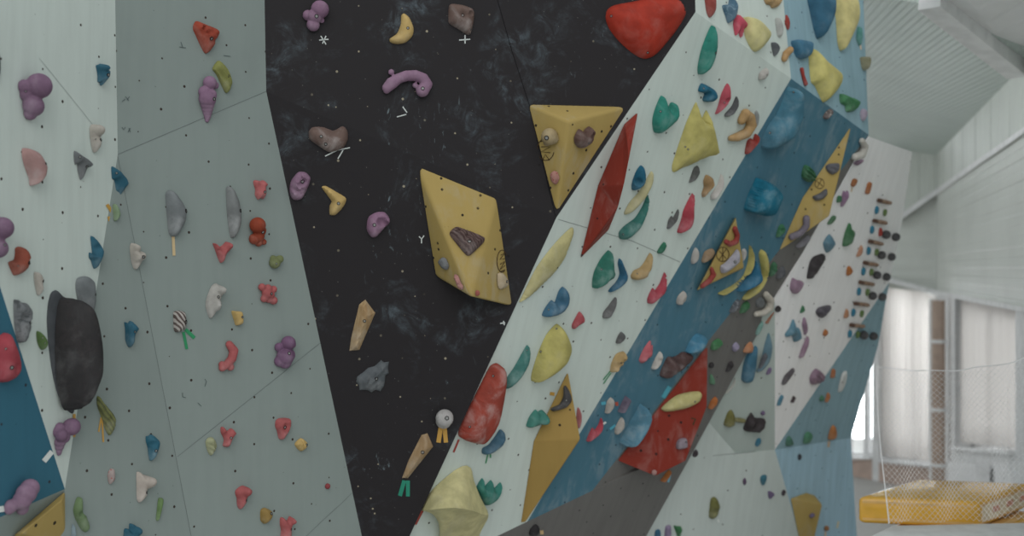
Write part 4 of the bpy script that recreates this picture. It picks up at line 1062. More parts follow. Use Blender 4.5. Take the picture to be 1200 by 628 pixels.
H('big brown saddle hold with chalk-whitened top on the black wall', [(362, 154), (366.8, 149), (379, 149), (391, 153), (402, 148), (407.8, 154), (407.8, 164.6), (401.8, 174), (386, 178), (372, 170), (363, 163)], (112, 90, 82), 12, chalk=.55, bolts=[(376, 160, 1.8), (382, 169, 2)])
H('plum oval hold with a frilled lower edge, next to the grey wall', [(349, 202), (358, 202), (364, 209), (361, 220), (354, 233), (344, 234), (339.7, 225.5), (340.7, 213)], (142, 108, 134), 11, rough=.4, freq=70, on='B2', bolts=[(354.7, 212, 2.4)], pit=[(354.7, 212, 4, .25)])
H('yellow boomerang hold, lower of the two yellow ones on the black wall', [(377, 219.6), (382, 218), (395, 225.4), (406, 233), (402.5, 243), (393.6, 252), (387, 251.6), (386.5, 242), (388.5, 235.6)], MUS, 9, p=1.6, chalk=.15, bolts=[(396.7, 238, 2)])
H('plum apple-shaped hold with a folded pocket on the black wall', [(431.8, 254.7), (440.7, 249), (451, 249), (457, 256), (457, 262), (452, 267), (442, 277.6), (435.6, 278), (430, 268.7)], (146, 108, 136), 12, pit=[(447, 260, 5, .55)], bump=[(454, 258, 4, 1)], bolts=[(439, 263.6, 2.2)])
H('tan wooden wedge hold, upper of the two on the black wall', [(421, 356.6), (428, 351), (440, 367), (421.7, 411), (410, 412), (412, 396)], (186, 158, 116), 9, p=1.2, soft=False, style='wood', col2=(162, 130, 88), chalk=.3, bolts=[(426.5, 376, 2)], sharp=25)
H('dark grey fluted shell hold on the black wall', [(446.6, 421.8), (450, 424.5), (456, 424), (455, 431), (456, 438), (452, 441), (451.8, 445.6), (451, 453), (446.6, 460), (441, 458), (436, 461), (431, 458), (421.7, 458), (421, 452), (417.6, 447.7), (418.6, 441.4), (427, 435), (431, 431), (439, 429)], (84, 90, 94), 10, soft=False, p=1.4, groove=(-40, 5, .3), bolts=[(441, 443.5, 2)], chalk=.3)
S('pale grey ball hold with orange tape legs on the black wall', [(521, 490, 10.6, .8), (520, 493, 9.5, .5)], (168, 166, 164), vox=8, style='blotch', col2=(150, 147, 146), bolts=[(524, 490, 2.6)])
T('outer orange tape strip under the pale grey ball, farther from the red volume', (516.5, 501), (513.8, 518.5), 5.2, OT)
T('inner orange tape strip under the pale grey ball, nearer the red volume', (521, 501), (522.6, 518.5), 5, OT)
H('tan wooden wedge hold, lower of the two, with teal tape legs', [(494, 509.5), (501, 507.6), (508, 524), (479, 562), (472, 561.6), (479.4, 540)], (182, 152, 112), 9, p=1.2, soft=False, style='wood', col2=(158, 128, 90), chalk=.3, bolts=[(495, 530, 2.2)], sharp=25)
T('slanting teal tape strip below the lower wooden wedge', (473.8, 563), (468.6, 581), 4.8, (30, 140, 112), 'B2')
T('upright teal tape strip below the lower wooden wedge', (478, 563), (478, 581.6), 4.6, (30, 140, 112), 'B2')
H('huge smooth red dome hold at the top edge of the black wall', [(709.7, 21.7), (712, 11.5), (720.6, 5.7), (741, 1.3), (761, -3), (779, -6), (802, -3), (809.7, 9), (808, 18), (798, 33), (784, 49.7), (771.5, 62.4), (761, 67.5), (752, 67), (741, 61), (725.7, 48.4), (714, 34)], (176, 54, 36), 26, p=1.9, on='B1', chalk=.14, peak=(768, 12, .4), bolts=[(717.4, 19, 1.6), (759.4, 61, 1.6), (806, 11, 1.6)], res=16, name='climbing_volume', cat='climbing volume', group='moulded plastic volumes')
# ---- on the yellow volumes
H('dark brown craggy hold bolted to the yellow diamond volume', [(526.7, 274.4), (531, 267.7), (536.6, 265.4), (556.7, 271.5), (569, 277), (568, 283), (551, 299), (546, 299), (534.7, 286)], (104, 84, 80), 10, style='stripe', col2=(70, 50, 48), rough=.3, freq=45, bolts=[(550, 283, 2.4)], pit=[(557, 281, 3, .4), (562, 286, 2.6, .4), (535, 272, 2, .5), (547, 276, 2.4, .4), (554, 288, 2, .4)])
H('small grey pebble hold on the shaded face of the yellow diamond volume', [(512.7, 307), (517.5, 302), (523, 303), (526.7, 310.7), (524, 316), (518.4, 314.5)], (116, 118, 120), 5, style='blotch', col2=(90, 92, 94))
H('small pink pitted hold on the shaded face of the yellow diamond volume', [(532, 322), (536.6, 323), (540.4, 331), (543.6, 335), (542, 339.5), (537.5, 337), (532.8, 327)], (178, 124, 118), 4, rough=.5, freq=90)
H('tiny red-pink dot hold at the lower tip of the yellow diamond volume', [(556.3, 342), (559.5, 340), (562, 343), (560.5, 346.5), (557.2, 346.5)], (168, 98, 88), 4)
H('cream rounded hold near the lower corner of the yellow diamond volume', [(582.5, 321), (589, 320), (596, 328), (595.5, 335.5), (586, 339), (582.5, 333.6)], (184, 166, 136), 6, bolts=[(594, 330, 1.8)])
S('beige skull-like hold with an eye hole on the yellow triangular volume', [(644, 160, 10, .6), (641, 167, 4.5, .5), (648, 162, 7, .5)], (172, 152, 112), vox=6, bolts=[(640.5, 161.5, 2.8)])
H('dark brown heart-shaped hold on the yellow triangular volume', [(672, 161.7), (674, 156), (678, 151), (684.7, 155), (688, 151.5), (694, 149.5), (699.6, 156), (697, 166), (689, 171), (680.7, 174), (674, 168.5)], (98, 72, 64), 12, pit=[(693.5, 160, 5, .6)], chalk=.3, bolts=[(690, 167.5, 1.2)])
H('small pink strawberry-like hold with red dots on the yellow triangular volume', [(644, 205), (648, 200.5), (653.6, 201.5), (656, 209), (651, 216), (645.5, 213)], (184, 130, 118), 6, style='spot', col2=(150, 58, 54), chalk=.1)
# ---- slanting white panel
H('big yellow two-lobed volume hold shaped like a tulip on the slanting white panel', [(816.4, 119.7), (808, 135), (803.5, 144.6), (794, 172), (787.5, 193.7), (789, 201.5), (793.5, 202), (803.5, 198), (819, 194), (837, 184), (843, 174), (842.5, 162), (838, 146), (833, 131), (826, 143), (821, 133)], YEL, 22, p=1.35, ridge=[(824.5, 147), (832, 165), (838.5, 181)], chalk=.15, name='climbing_volume', cat='climbing volume', group='moulded plastic volumes', res=15, bolts=[(803, 172, 1.2), (806, 175, 1.2)])
H('emerald-green leaf-shaped hold, highest on the slanting white panel', [(836, 30), (841, 44), (842, 56), (839.4, 70), (833, 81.5), (822, 87.6), (819, 86), (818, 77), (821, 59.6), (828, 42)], TEAL, 13, bolts=[(839, 62, 1.8)])
H('emerald-green two-horned hold beside the yellow tulip volume', [(775, 112), (781, 122), (786, 129), (790, 122), (796, 123), (798.6, 134.6), (793.5, 144.6), (774.5, 156.5), (768, 154.7), (764.5, 142.4), (766.7, 129)], TEAL, 15, bolts=[(774.5, 130, 1.4)], pit=[(786, 128, 4, .4)], chalk=.3)
H('blue elbow-shaped hold above the yellow tulip volume', [(818, 106.7), (821, 98), (828, 99.6), (839, 105.6), (842.5, 113.4), (838, 119.7), (828, 120), (825, 116.8), (827, 110)], BLUD, 10, bolts=[(825, 103.5, 1.2)])
H('crimson diamond-shaped hold next to the blue elbow', [(853.6, 98), (858, 113.4), (853.6, 123.5), (838, 134), (841, 124.6), (845.5, 109)], PNK, 9, p=1.6, pit=[(850, 117, 3, .4)], bolts=[(849, 120, 1.2)])
H('dark grey thin crescent hold beside the tan horseshoe', [(865, 113.4), (866, 124.6), (859, 134.6), (850, 137), (849, 133.5), (859, 124.6)], (76, 78, 80), 7, p=1.6, chalk=.35)
S('tan horseshoe-shaped hold curling open, near the blue band', [(869, 141, 5.2), (873.7, 133.5, 6.2), (879, 138, 6.2), (880.5, 147, 6.4), (875, 156, 6), (864, 160.5, 5.4), (856, 162, 3.4)], TAN, on='W', chain=True, vox=4)
H('thin light grey chip hidden behind the tan horseshoe', [(884.5, 131), (887, 129.5), (890, 136), (889, 146), (886, 149), (884.5, 142)], (140, 144, 142), 3)
H('red claw-shaped hold on the edge of the blue band', [(873.5, 180.6), (875, 165.5), (880, 162), (884, 165), (887, 157.5), (891, 160.5), (890, 167), (883.5, 174)], RED, 8, on='W', pit=[(884, 166, 2.5, .4)])
H('white blob hold under the fold of the white panels', [(890, 85), (900, 80), (901.5, 87.6), (895, 93.6), (889, 93)], (176, 172, 166), 6, bolts=[(899, 88, 1)])
H('dark grey chip tucked beneath the yellow tulip volume', [(813, 196.4), (819.4, 195), (821.8, 202.7), (816, 212), (807.4, 214), (809, 207.5)], (84, 86, 84), 6, p=1.4, chalk=.35)
H('tan lobed hold between the yellow tulip volume and a white blade', [(824, 212), (827, 205), (835, 208), (838.8, 214.7), (836, 221), (829, 226.6), (825, 231.7), (823.7, 226.6), (825.7, 219.5)], (178, 142, 96), 9, pit=[(834, 214, 3, .4)], bolts=[(834, 213, 1.2)])
H('white blade-shaped hold beside the blue band, next to the tan lobed one', [(845.6, 204), (849, 215.5), (847, 222.6), (840, 232), (833.7, 234), (833, 228), (841.7, 217)], (186, 182, 176), 7, p=1.7)
H('tall raspberry-red flame-shaped hold on the slanting white panel', [(811.7, 226.6), (812.7, 241), (814.6, 257), (812, 266.4), (806.6, 271), (796, 273.6), (794.4, 271), (798.7, 257), (801, 245)], (182, 72, 84), 11, p=1.8, chalk=.3)
H('dark grey two-pronged hold beside the raspberry flame', [(782, 268), (782.7, 258.5), (786.7, 253), (790, 255), (796, 245.7), (797, 250.5), (794, 260), (785, 268)], (78, 78, 78), 6, p=1.5, chalk=.35)
H('blue loop-shaped hold close to the long red blade volume', [(740.5, 214), (745, 201), (752, 194), (757, 203), (758, 214), (752, 221), (742, 223)], BLUD, 10, pit=[(744.5, 212, 4, .7)], chalk=.2)
H('pale yellow thin crescent between the blue loop and a teal boomerang', [(765, 201.6), (766.7, 213.7), (757.7, 232), (742.5, 247), (731, 251), (737, 238), (751.6, 222.8)], (188, 182, 136), 7, p=1.8, on='W')
H('teal boomerang hold beside the long red blade volume', [(762, 230), (760.7, 247), (751.6, 268), (736.5, 280), (727, 280), (725, 272), (732, 265), (747, 256), (756, 243)], (52, 124, 114), 10, chalk=.45, on='W', bolts=[(731, 275, 1.2)])
H('small green chip above the tan horned hold', [(770, 294), (775, 286.7), (779.4, 284), (781.7, 288.6), (777, 296), (771, 297)], (46, 122, 92), 5)
H('long flat pale yellow leaf-shaped hold beside the black wall', [(671.7, 267), (673, 277), (663, 304.5), (647, 324.6), (623, 346), (608.5, 354), (611, 348), (628.7, 313), (651.6, 284.5)], (188, 180, 124), 6, p=2, chalk=.3, bolts=[(655, 315, 1.2)])
H('big emerald teardrop hold with a white-worn pocket, overlapping a blue one', [(715, 294), (718.7, 303), (721.5, 314.4), (724.4, 321), (718.7, 330.6), (701.5, 338), (696.7, 338), (694.8, 327.8), (696.7, 316), (705, 302)], (46, 124, 106), 17, p=1.8, chalk=.4, bolts=[(704.5, 315, 1.2)], pit=[(712, 326, 3.5, .5)])
H('blue crescent hold partly hidden by the big emerald teardrop', [(725.5, 302.5), (730, 309.6), (736.4, 322), (735, 330.6), (726, 338), (714, 342.5), (716, 338), (723, 331.6), (727.5, 322), (724, 308.7)], (48, 108, 142), 8, on='W')
H('tan horned crescent hold next to the big emerald teardrop', [(764, 297.6), (765.5, 303), (764.5, 315), (760.7, 321), (759.7, 325), (753, 328), (742.5, 327.8), (739, 323), (742.5, 317), (751, 314.4), (757, 308.7)], (186, 156, 104), 10, bolts=[(747, 321, 1)])
H('raspberry-pink horned hold on the edge of the blue band, below a tan one', [(780, 319.7), (781.7, 337), (779, 345), (770, 351.6), (762.6, 356), (759, 354.5), (758.8, 348), (764.5, 337), (767, 342), (775, 332.5)], (182, 74, 88), 9, chalk=.3)
H('blue two-horned hold above the yellow egg', [(636, 370.4), (637, 363), (646, 352), (652, 355), (656, 342), (661.6, 337), (667.4, 344.6), (668, 356), (661.6, 366), (651.6, 370.4)], (62, 112, 142), 13, chalk=.3, pit=[(653.5, 353, 4.5, .5)], bolts=[(643, 363, 1.2)])
H('grey claw hold beneath the big emerald teardrop', [(723, 349), (723, 360), (716, 373), (707.5, 373), (706.6, 366), (713, 359)], (92, 92, 92), 8, p=1.6, chalk=.4)
H('small rose-pink fin hold beside the yellow egg', [(679, 365), (686, 373), (685.4, 378.5), (677.4, 382), (671.7, 385.6), (670, 380.5), (674, 372)], (180, 88, 94), 7)
H('small dark grey cone hold near the blue band, above a tan knobbly one', [(727.5, 389), (734, 393), (732.4, 399), (726, 403), (722, 402), (723, 395)], (84, 84, 84), 7, p=1.6, chalk=.4)
H('big smooth yellow egg-shaped volume on the slanting white panel', [(648, 383.4), (654.7, 380.5), (663.6, 389), (672.5, 404.6), (673, 413.5), (667, 429), (650, 441.4), (630, 449), (625.7, 447), (625.7, 436), (631, 413.5), (639, 393.5)], YEL, 22, chalk=.12, name='climbing_volume', cat='climbing volume', group='moulded plastic volumes', res=14, bolts=[(634.6, 412, 1.5), (652, 385, 1.2)])
H('teal fin-shaped hold beside the chalky red volume', [(617, 404.6), (621, 412), (621, 427), (612, 443.6), (601, 452.6), (592, 455.5), (592, 445), (603.4, 429)], (66, 130, 122), 11, p=1.7, chalk=.4, on='W', bolts=[(618, 411, 1)])
H('chalky red elongated volume with faint grooves on the slanting white panel', [(573.5, 429.5), (581, 426), (588.5, 430), (592, 445), (591, 467), (587, 494.5), (577, 516), (567.5, 523), (550, 518), (541, 513), (540.5, 504), (549, 482.6), (561.5, 455)], (166, 72, 58), 24, p=2.6, chalk=.6, groove=(10, 2, .12), name='climbing_volume', cat='climbing volume', group='moulded plastic volumes', res=14, on='W', bolts=[(550, 500, 1.4), (578, 440, 1.4)])
T('thin red tape strip below the chalky red volume', (537.8, 515), (531.5, 530), 2.2, RT, 'W')
H('blue curled shell hold with green tape, under the chalky red volume', [(565, 525), (573, 521.5), (581, 512), (586.4, 504), (591.7, 507), (593.6, 515), (589, 524), (575.7, 531.7), (566, 532)], (72, 114, 138), 9, on='W', pit=[(586, 513, 3, .3)])
T('longer thin green tape strip under the blue curled shell', (571.8, 532), (569.2, 543), 1.5, GT, 'W')
T('shorter thin green tape strip under the blue curled shell', (574.6, 532), (574.9, 536.5), 1.7, GT, 'W')
H('teal three-pointed crown hold beside the big yellow scoop volume', [(558, 572), (565, 560), (568.5, 571), (577, 563.7), (582, 574.5), (590, 568), (590, 577.6), (583.7, 588), (571.7, 594), (566, 588)], (52, 134, 120), 12, p=1.8, chalk=.3, on='W')
LOFT('big lime-yellow scoop volume with an overhanging lip at the bottom', [
    [(493.5, 596.5, 0), (503.5, 577.6, 0), (519.5, 561.6, 0), (538, 548, 0), (546, 545, 0), (551.6, 548, 1), (555, 561.6, 3), (562, 580, 6), (571.6, 599, 8)],
    [(494.2, 597.6, 3), (503, 597.5, 22), (517, 596, 38), (533, 595, 46), (543, 596, 46), (552, 598, 42), (560, 600.5, 36), (567, 603, 26), (572.3, 603, 16)],
    [(495, 598.5, 2), (505, 600, 17), (515, 601, 28), (530, 602, 32), (543, 604, 32), (552, 606, 30), (560, 608, 24), (567, 607.5, 18), (572.3, 605, 13)],
    [(500, 598.5, 0), (508, 602, 0), (514, 611, 0), (515, 628, 0), (513, 642, 0), (535, 644, 0), (557, 640, 0), (563, 624, 2), (571.6, 608, 4)]], (206, 198, 142), 'W')
T('red tape strip running down from the big yellow scoop volume', (495, 598.5), (486.5, 614.5), 3.2, RT, 'W')
H('teal double-lobed hold next to the mustard volume', [(617, 499), (620, 488), (627, 480), (631, 483), (634, 482), (637, 481.5), (641, 485), (642, 491), (638, 498), (633, 499), (627, 500.5), (620, 501)], (66, 140, 126), 10, bump=[(635.5, 490, 6, 1.1)], pit=[(632, 490, 2, .2)], on='W')
H('dark grey banana hold on the upper face of the mustard volume', [(660.5, 452.7), (663.7, 452.4), (669, 462), (670, 469.5), (663.7, 477.4), (649, 482), (644.6, 480.6), (645.4, 478), (655, 473.4), (659.7, 464)], (68, 66, 68), 9, chalk=.3, bolts=[(664, 469, 1.2)])
T('short orange tape strip beside the top of the mustard volume', (644.5, 461), (650, 462), 4, OT, 'W')
H('pink sliver of a hold behind the mustard volume, at the edge of the blue band', [(677, 477), (681, 485), (681.5, 495), (679, 503), (676.5, 497), (676, 484)], (188, 116, 118), 5, on='W')
H('tan knobbly hold with thin green tape at the edge of the blue band', [(716, 435.7), (716.8, 424.3), (722, 414.7), (732.5, 413), (736, 417.3), (735, 422.5), (727, 431.3), (722, 435.7)], (190, 158, 104), 9, rough=.5, freq=40, on='W', bolts=[(728, 425, 1.2)])
T('upper thin green tape strip below the tan knobbly hold', (715.5, 434.5), (707, 445), 1.2, GT, 'W')
T('lower thin green tape strip below the tan knobbly hold', (716, 437), (707.2, 449.7), 1.2, GT, 'W')
# ---- white panel above the fold
H('red rounded hold cut by the top edge beside the huge red dome', [(827, -4), (839.4, -4), (840, 9), (836.8, 16.6), (831.5, 20.7), (828, 15.8), (826.6, 7)], (156, 74, 66), 7, on='W0')
H('blue ribbed cup hold above the pink starfish', [(846, 6.7), (856, 4.4), (859.6, -3), (865, 3.5), (865.7, 10.5), (861.3, 22), (853.4, 27), (850, 19)], (74, 112, 136), 10, on='W0', style='blotch', col2=(104, 134, 150))
H('pink starfish-like hold with pointed tails beside the yellow cone', [(864.8, 16.6), (877, 27), (876, 32.4), (871.8, 33.3), (869.2, 43.8), (865.7, 36), (861.3, 42), (859.2, 28)], (206, 86, 104), 8, on='W0')
H('big pale yellow cone-shaped volume above the fold of the white panels', [(871.8, 21), (877, 19.6), (889.3, 22), (903.4, 33.3), (906, 42), (903.4, 48), (891, 58.7), (884, 59.2), (877, 50.8), (872, 40)], (206, 198, 136), 16, on='W0', chalk=.15, name='climbing_volume', cat='climbing volume', group='moulded plastic volumes')
H('tan lobed hold cut by the top edge of the white panel', [(895.5, -4), (897, 4.4), (903.4, 6), (905, 9), (912, 8), (917.4, 1.8), (916, -5)], (194, 158, 108), 7, on='W0')
H('light grey tongue-shaped hold near the edge of the blue panel', [(909.5, 22), (913, 20.7), (917.4, 28), (917.7, 36.8), (914, 43.8), (910.7, 41), (909.5, 31.5)], (160, 162, 158), 6, on='W0')
H('dark grey half-disc hold below the light grey tongue', [(903.7, 50.8), (908.6, 49.4), (914, 54.3), (913, 60.4), (907, 66), (904.6, 59.6)], (84, 88, 92), 7, on='W0')
S('tan pear-shaped hold at the corner of the white and blue panels', [(919, 69, 3.8), (921, 63.5, 4.4), (926, 58.5, 4.2)], (196, 152, 96), on='W0', chain=True, vox=4)
# ---- blue panel above the fold
H('small red flame hold near the top of the blue panel', [(922.6, 17), (926, 26.3), (923.5, 35), (919.5, 28), (920.8, 23)], RED, 4, on='B0')
H('big blue drop-shaped volume cut by the top edge of the blue panel', [(948, -6), (949.5, 15.6), (953.5, 35.7), (958, 45.7), (964.6, 40), (975.8, 24.5), (979.8, 11), (979, -6)], (52, 108, 138), 20, on='B0', name='climbing_volume', cat='climbing volume', group='moulded plastic volumes', chalk=.1)
H('large pale yellow half-moon volume at the top of the blue panel', [(980, -6), (1004.8, -5), (1009, 13.4), (1007, 26.8), (998, 42.4), (985.8, 59.6), (981.4, 51.3), (980.7, 22.3)], (208, 196, 128), 14, on='B0', name='climbing_volume', cat='climbing volume', group='moulded plastic volumes', chalk=.12, p=2.4)
H('teal hold at the outer edge of the blue panel, beside the yellow half-moon', [(1003, 45), (1007, 31.2), (1010.5, 32.4), (1010.5, 44.6), (1007, 53.5)], (82, 150, 142), 5, on='B0')
T('pale tape tag under the teal hold at the outer edge', (1008.4, 53), (1009, 58), 1.8, (206, 186, 160), 'B0')
H('blue cup-shaped hold beside the tan pear', [(926.7, 49), (933.4, 46.9), (951.2, 48), (953, 53.5), (950, 64.7), (942.3, 68.7), (934.5, 67), (930, 60)], (66, 124, 156), 12, p=2.8, on='B0')
H('big yellow bell-shaped volume over the fold of the blue wall', [(949, 58), (952.4, 57), (964.6, 67), (987, 80.3), (990.3, 87), (989, 100.4), (980, 110.4), (968, 119), (962.4, 111.6), (955.7, 100.4), (950, 96), (948.6, 78)], (208, 198, 116), 18, on='B0', name='climbing_volume', cat='climbing volume', group='moulded plastic volumes', chalk=.1, p=1.8)
S('red twisted hold below the blue cup', [(939.6, 81.4, 2.6), (941, 89, 2.2), (944, 98, 2.8)], RED, on='B0', chain=True, vox=4)
H('green fan-shaped ribbed hold near the outer corner of the blue wall', [(984.3, 110.4), (991.4, 111.6), (1007, 116), (1010, 122.7), (1002.6, 129.4), (992.5, 130.5), (991, 123.8), (984.3, 120.5)], (72, 142, 92), 9, on='B0', groove=(80, 4, .4))
H('lilac knob hold at the outer corner of the blue wall', [(1008, 132), (1012, 127), (1017, 130), (1016, 137), (1012, 142), (1008.5, 139)], (158, 146, 164), 5, on='B0')
H('brown and white pebble hold just under the fold of the blue wall', [(964, 137), (968, 131), (975, 128), (977, 132), (973, 137), (968, 140)], (104, 92, 90), 6, on='BL', style='blotch', col2=(160, 156, 150))
H('olive fin hold sticking out past the outer edge of the blue panel', [(1008, 68), (1014, 66), (1024.5, 65), (1022, 74), (1016.5, 82), (1010, 80)], (140, 138, 108), 9, on='B0', comp=1.2)
# ---- blue band
H('large blue banana-shaped volume on the upper blue band', [(925.8, 105.7), (931.3, 103.5), (937, 113.5), (939.6, 133.6), (938, 147), (929, 161.4), (913.5, 170.3), (898, 174.4), (892.3, 171.5), (893.4, 160.3), (901.2, 147), (913.5, 133.6), (921.3, 118)], (70, 128, 152), 22, p=2.3, ridge=[(930, 110), (934, 132), (922, 156), (903, 158)], name='climbing_volume', cat='climbing volume', group='moulded plastic volumes', res=15, chalk=.3, bolts=[(930, 108, 1.2), (901, 156, 1.4)])
H('bright blue boxy dome volume in the middle of the blue band', [(887.6, 208.7), (903.4, 214.5), (917, 226), (916.3, 234.5), (904.8, 253.7), (880.4, 248.8), (871.8, 244.6), (876, 228.8), (883.3, 214.5)], (16, 116, 146), 26, p=3, name='climbing_volume', cat='climbing volume', group='moulded plastic volumes', chalk=.35, res=14)
S('red salami-like curl on the upper part of the pizza-slice volume', [(861, 268, 3.2), (864, 275.5, 3.2), (862.5, 283, 3.6), (855.5, 286, 3.3), (850.5, 283, 3)], (158, 66, 60), chain=True, vox=4, at=(862, 280))
S('red salami-like curl on the lower tip of the pizza-slice volume', [(833.6, 315, 2.4), (836, 322, 3.4), (831, 329, 3.6), (823, 335, 3)], (158, 66, 60), chain=True, vox=4, at=(834, 325))
H('pale grey banana hold lying across the pizza-slice volume', [(843.6, 311.7), (849.7, 307.8), (859.2, 299), (865, 292.5), (867.8, 299), (867, 307.8), (857.3, 315.5), (846, 320)], (152, 150, 160), 7, bolts=[(861.5, 307, 1.8)])
H('small white hold peeking out behind the pizza-slice volume', [(869, 293), (873, 291.5), (875.5, 296), (874, 303), (870, 306)], (176, 174, 172), 4, on='BL')
H('yellow crescent hold tucked under the pizza-slice volume', [(878, 287), (880.5, 297), (879.5, 310.7), (873, 322), (859.5, 335.8), (845, 345), (840.5, 343.5), (846, 340.5), (859, 333.5), (871, 323), (877, 304)], (190, 180, 104), 8, on='BL', comp=.1)
H('blue saddle-shaped hold between two yellow crescents', [(882.5, 303), (887, 310.7), (894.5, 323), (893.6, 331), (884, 337), (863, 341), (870, 333.5), (877.5, 323), (881.5, 312.6)], (40, 114, 152), 14, on='BL', chalk=.2)
H('outer yellow crescent hold beyond the blue saddle, at the charcoal band', [(889, 297), (892.7, 292), (898.4, 301), (901, 314.5), (898.4, 329.8), (888.5, 343.2), (871, 351.4), (872.5, 346), (886, 336), (896, 326), (893, 312)], (202, 190, 104), 8, on='BL')
H('small white hold beside a brown one, at the upper edge of the blue band', [(811.5, 295.4), (815.3, 290), (819.5, 296.4), (818.7, 305), (812.4, 309.7), (810, 305)], (172, 168, 162), 6)
H('tan-brown pebble hold beside the pizza-slice volume', [(822, 305), (825.8, 294.5), (836.3, 292), (838.8, 296.4), (834.4, 304), (824, 308)], (158, 132, 102), 7, on='BL')
H('white knob hold alone on the blue band, lower than the pizza slice', [(793.2, 355.5), (794, 347), (801.8, 341.5), (805.6, 346), (803.7, 353.6), (798, 357.8)], (172, 166, 158), 7, rough=.2)
H('small green leafy hold beside the tip of the long yellow volume', [(909.5, 277.7), (912, 265.5), (917.6, 262.8), (921, 269.6), (916, 276.4)], (62, 128, 88), 5, on='BL', rough=.5, freq=60)
H('green ribbed clam-like hold on the edge of the long yellow volume', [(939.3, 203), (942, 193.7), (948.8, 195), (958.3, 204.5), (957, 212.7), (948.8, 214), (940.7, 208.6)], (58, 118, 78), 10, on='BL', groove=(60, 4, .4))
H('dark grey ribbed pebble, upper of two on the long yellow volume', [(967.2, 195), (971.8, 191.8), (984, 191), (984, 199), (975.9, 204.5), (969, 200.5)], (92, 92, 98), 6, groove=(70, 3, .25))
H('dark grey half-moon pebble, lower of two on the long yellow volume', [(952, 230.3), (961, 226.2), (969, 220.8), (970, 227.6), (963.7, 233.5), (955.5, 235)], (94, 94, 98), 6)
S('grey-purple bent tube hold near the lower tip of the long yellow volume', [(945, 256, 4.2), (945, 265, 4), (938, 273, 4), (928, 277.5, 4.2)], (112, 104, 116), chain=True, vox=4, at=(944, 266))
H('blue half-dome volume with a smooth rim beside the big red fan', [(750, 473), (755.6, 480.3), (758, 491.4), (754.8, 504), (745.3, 516), (734, 520.9), (727.8, 519.3), (731, 508), (737, 497), (743.7, 484)], (84, 138, 162), 24, p=2.2, name='climbing_volume', cat='climbing volume', group='moulded plastic volumes', on='BL', chalk=.4)
H('white tooth-like hold between blue and red tape, on the lower blue band', [(710.3, 484.2), (711, 470.7), (715.8, 465.6), (720.6, 470.7), (719.5, 478.7), (713.4, 485)], (168, 162, 154), 7)
T('short sky-blue tape strip touching the white tooth-like hold', (704.5, 473), (710, 472), 3.6, BT, 'BL')
T('tiny red tape square beside the white tooth-like hold', (721, 473.5), (724.5, 473), 4.4, (176, 84, 66), 'BL')
H('purple faceted block hold on the lower blue band', [(724.6, 482.6), (727, 473.9), (732.5, 463.5), (739.7, 468.3), (735, 478.7), (731.8, 484.2)], (104, 94, 112), 9, p=2.6, soft=False, sharp=25)
H('white tooth-like hold nearest the blue half-dome', [(721, 501), (727.8, 488.5), (732.2, 495.4), (731.8, 502.5), (723, 509.7)], (170, 164, 156), 7)
T('sky-blue tape strip pointing at the lower white tooth-like hold', (715, 503), (721, 498), 2.6, BT, 'BL')
H('crimson two-horned hold, lowest on the blue band', [(687.6, 517.2), (693.5, 501), (697.5, 504.5), (702.3, 498.5), (704.7, 489.8), (707, 497.8), (706.3, 505), (700.7, 511.3)], (190, 76, 90), 7, chalk=.3)
T('short white tape strip at the tip of the crimson two-horned hold', (707, 497), (710, 494.5), 2.4, WT, 'BL')
H('rose-pink flaky torn-edged hold on the blue band', [(748.8, 421.7), (754, 408.5), (762, 399), (764, 406), (766.3, 405), (766.6, 417.3), (759.3, 422.5), (754, 426.4)], (196, 104, 112), 7, p=1.4, rough=.3)
H('white spoon-shaped hold beside the rose-pink flaky one', [(763.6, 431.3), (767, 420.8), (773, 411.7), (776.8, 418.2), (775, 427), (768, 433)], (184, 180, 172), 7, pit=[(771, 422, 3, .4)])
H('dark brown craggy rock hold resting against the big red fan', [(773.3, 440), (776, 429.5), (782, 418.2), (790, 419), (796, 417.3), (803, 414), (814.4, 417.3), (811.8, 424.3), (799.6, 434.8), (790.8, 438.3), (782, 443.6)], (82, 60, 58), 12, on='BL', rough=.45, freq=22, chalk=.35)
H('light blue dome hold at the top corner of the big red fan', [(803, 411), (808.3, 399), (817, 392), (827.6, 394.5), (830.5, 399), (827.6, 406.8), (820.6, 413.8), (804.8, 413.4)], (70, 140, 174), 14, on='BL', chalk=.4)
T('sky-blue tape strip beside the edge of the big red fan', (777, 466), (785, 453), 5, BT, 'BL')
H('pale yellow oval hold lying on the big red fan', [(774.5, 479), (779.2, 473.4), (792.6, 463.8), (806, 460), (821.3, 459), (824, 464.8), (819.4, 472.4), (804, 479), (781, 482.4)], (200, 190, 124), 9, bolts=[(814, 470.5, 1.2)])
H('small lilac-grey cube hold on the lower part of the big red fan', [(792.2, 519.2), (795.5, 514.5), (804, 513.5), (806.4, 520.2), (805, 525), (795.5, 526.5), (792.6, 525)], (136, 124, 134), 7, p=2.8, bolts=[(804, 518, 1.2)])
S('small grey-pink disc near the lowest point of the big red fan', [(766.5, 553.5, 3.4, .2)], (178, 136, 130), vox=5)
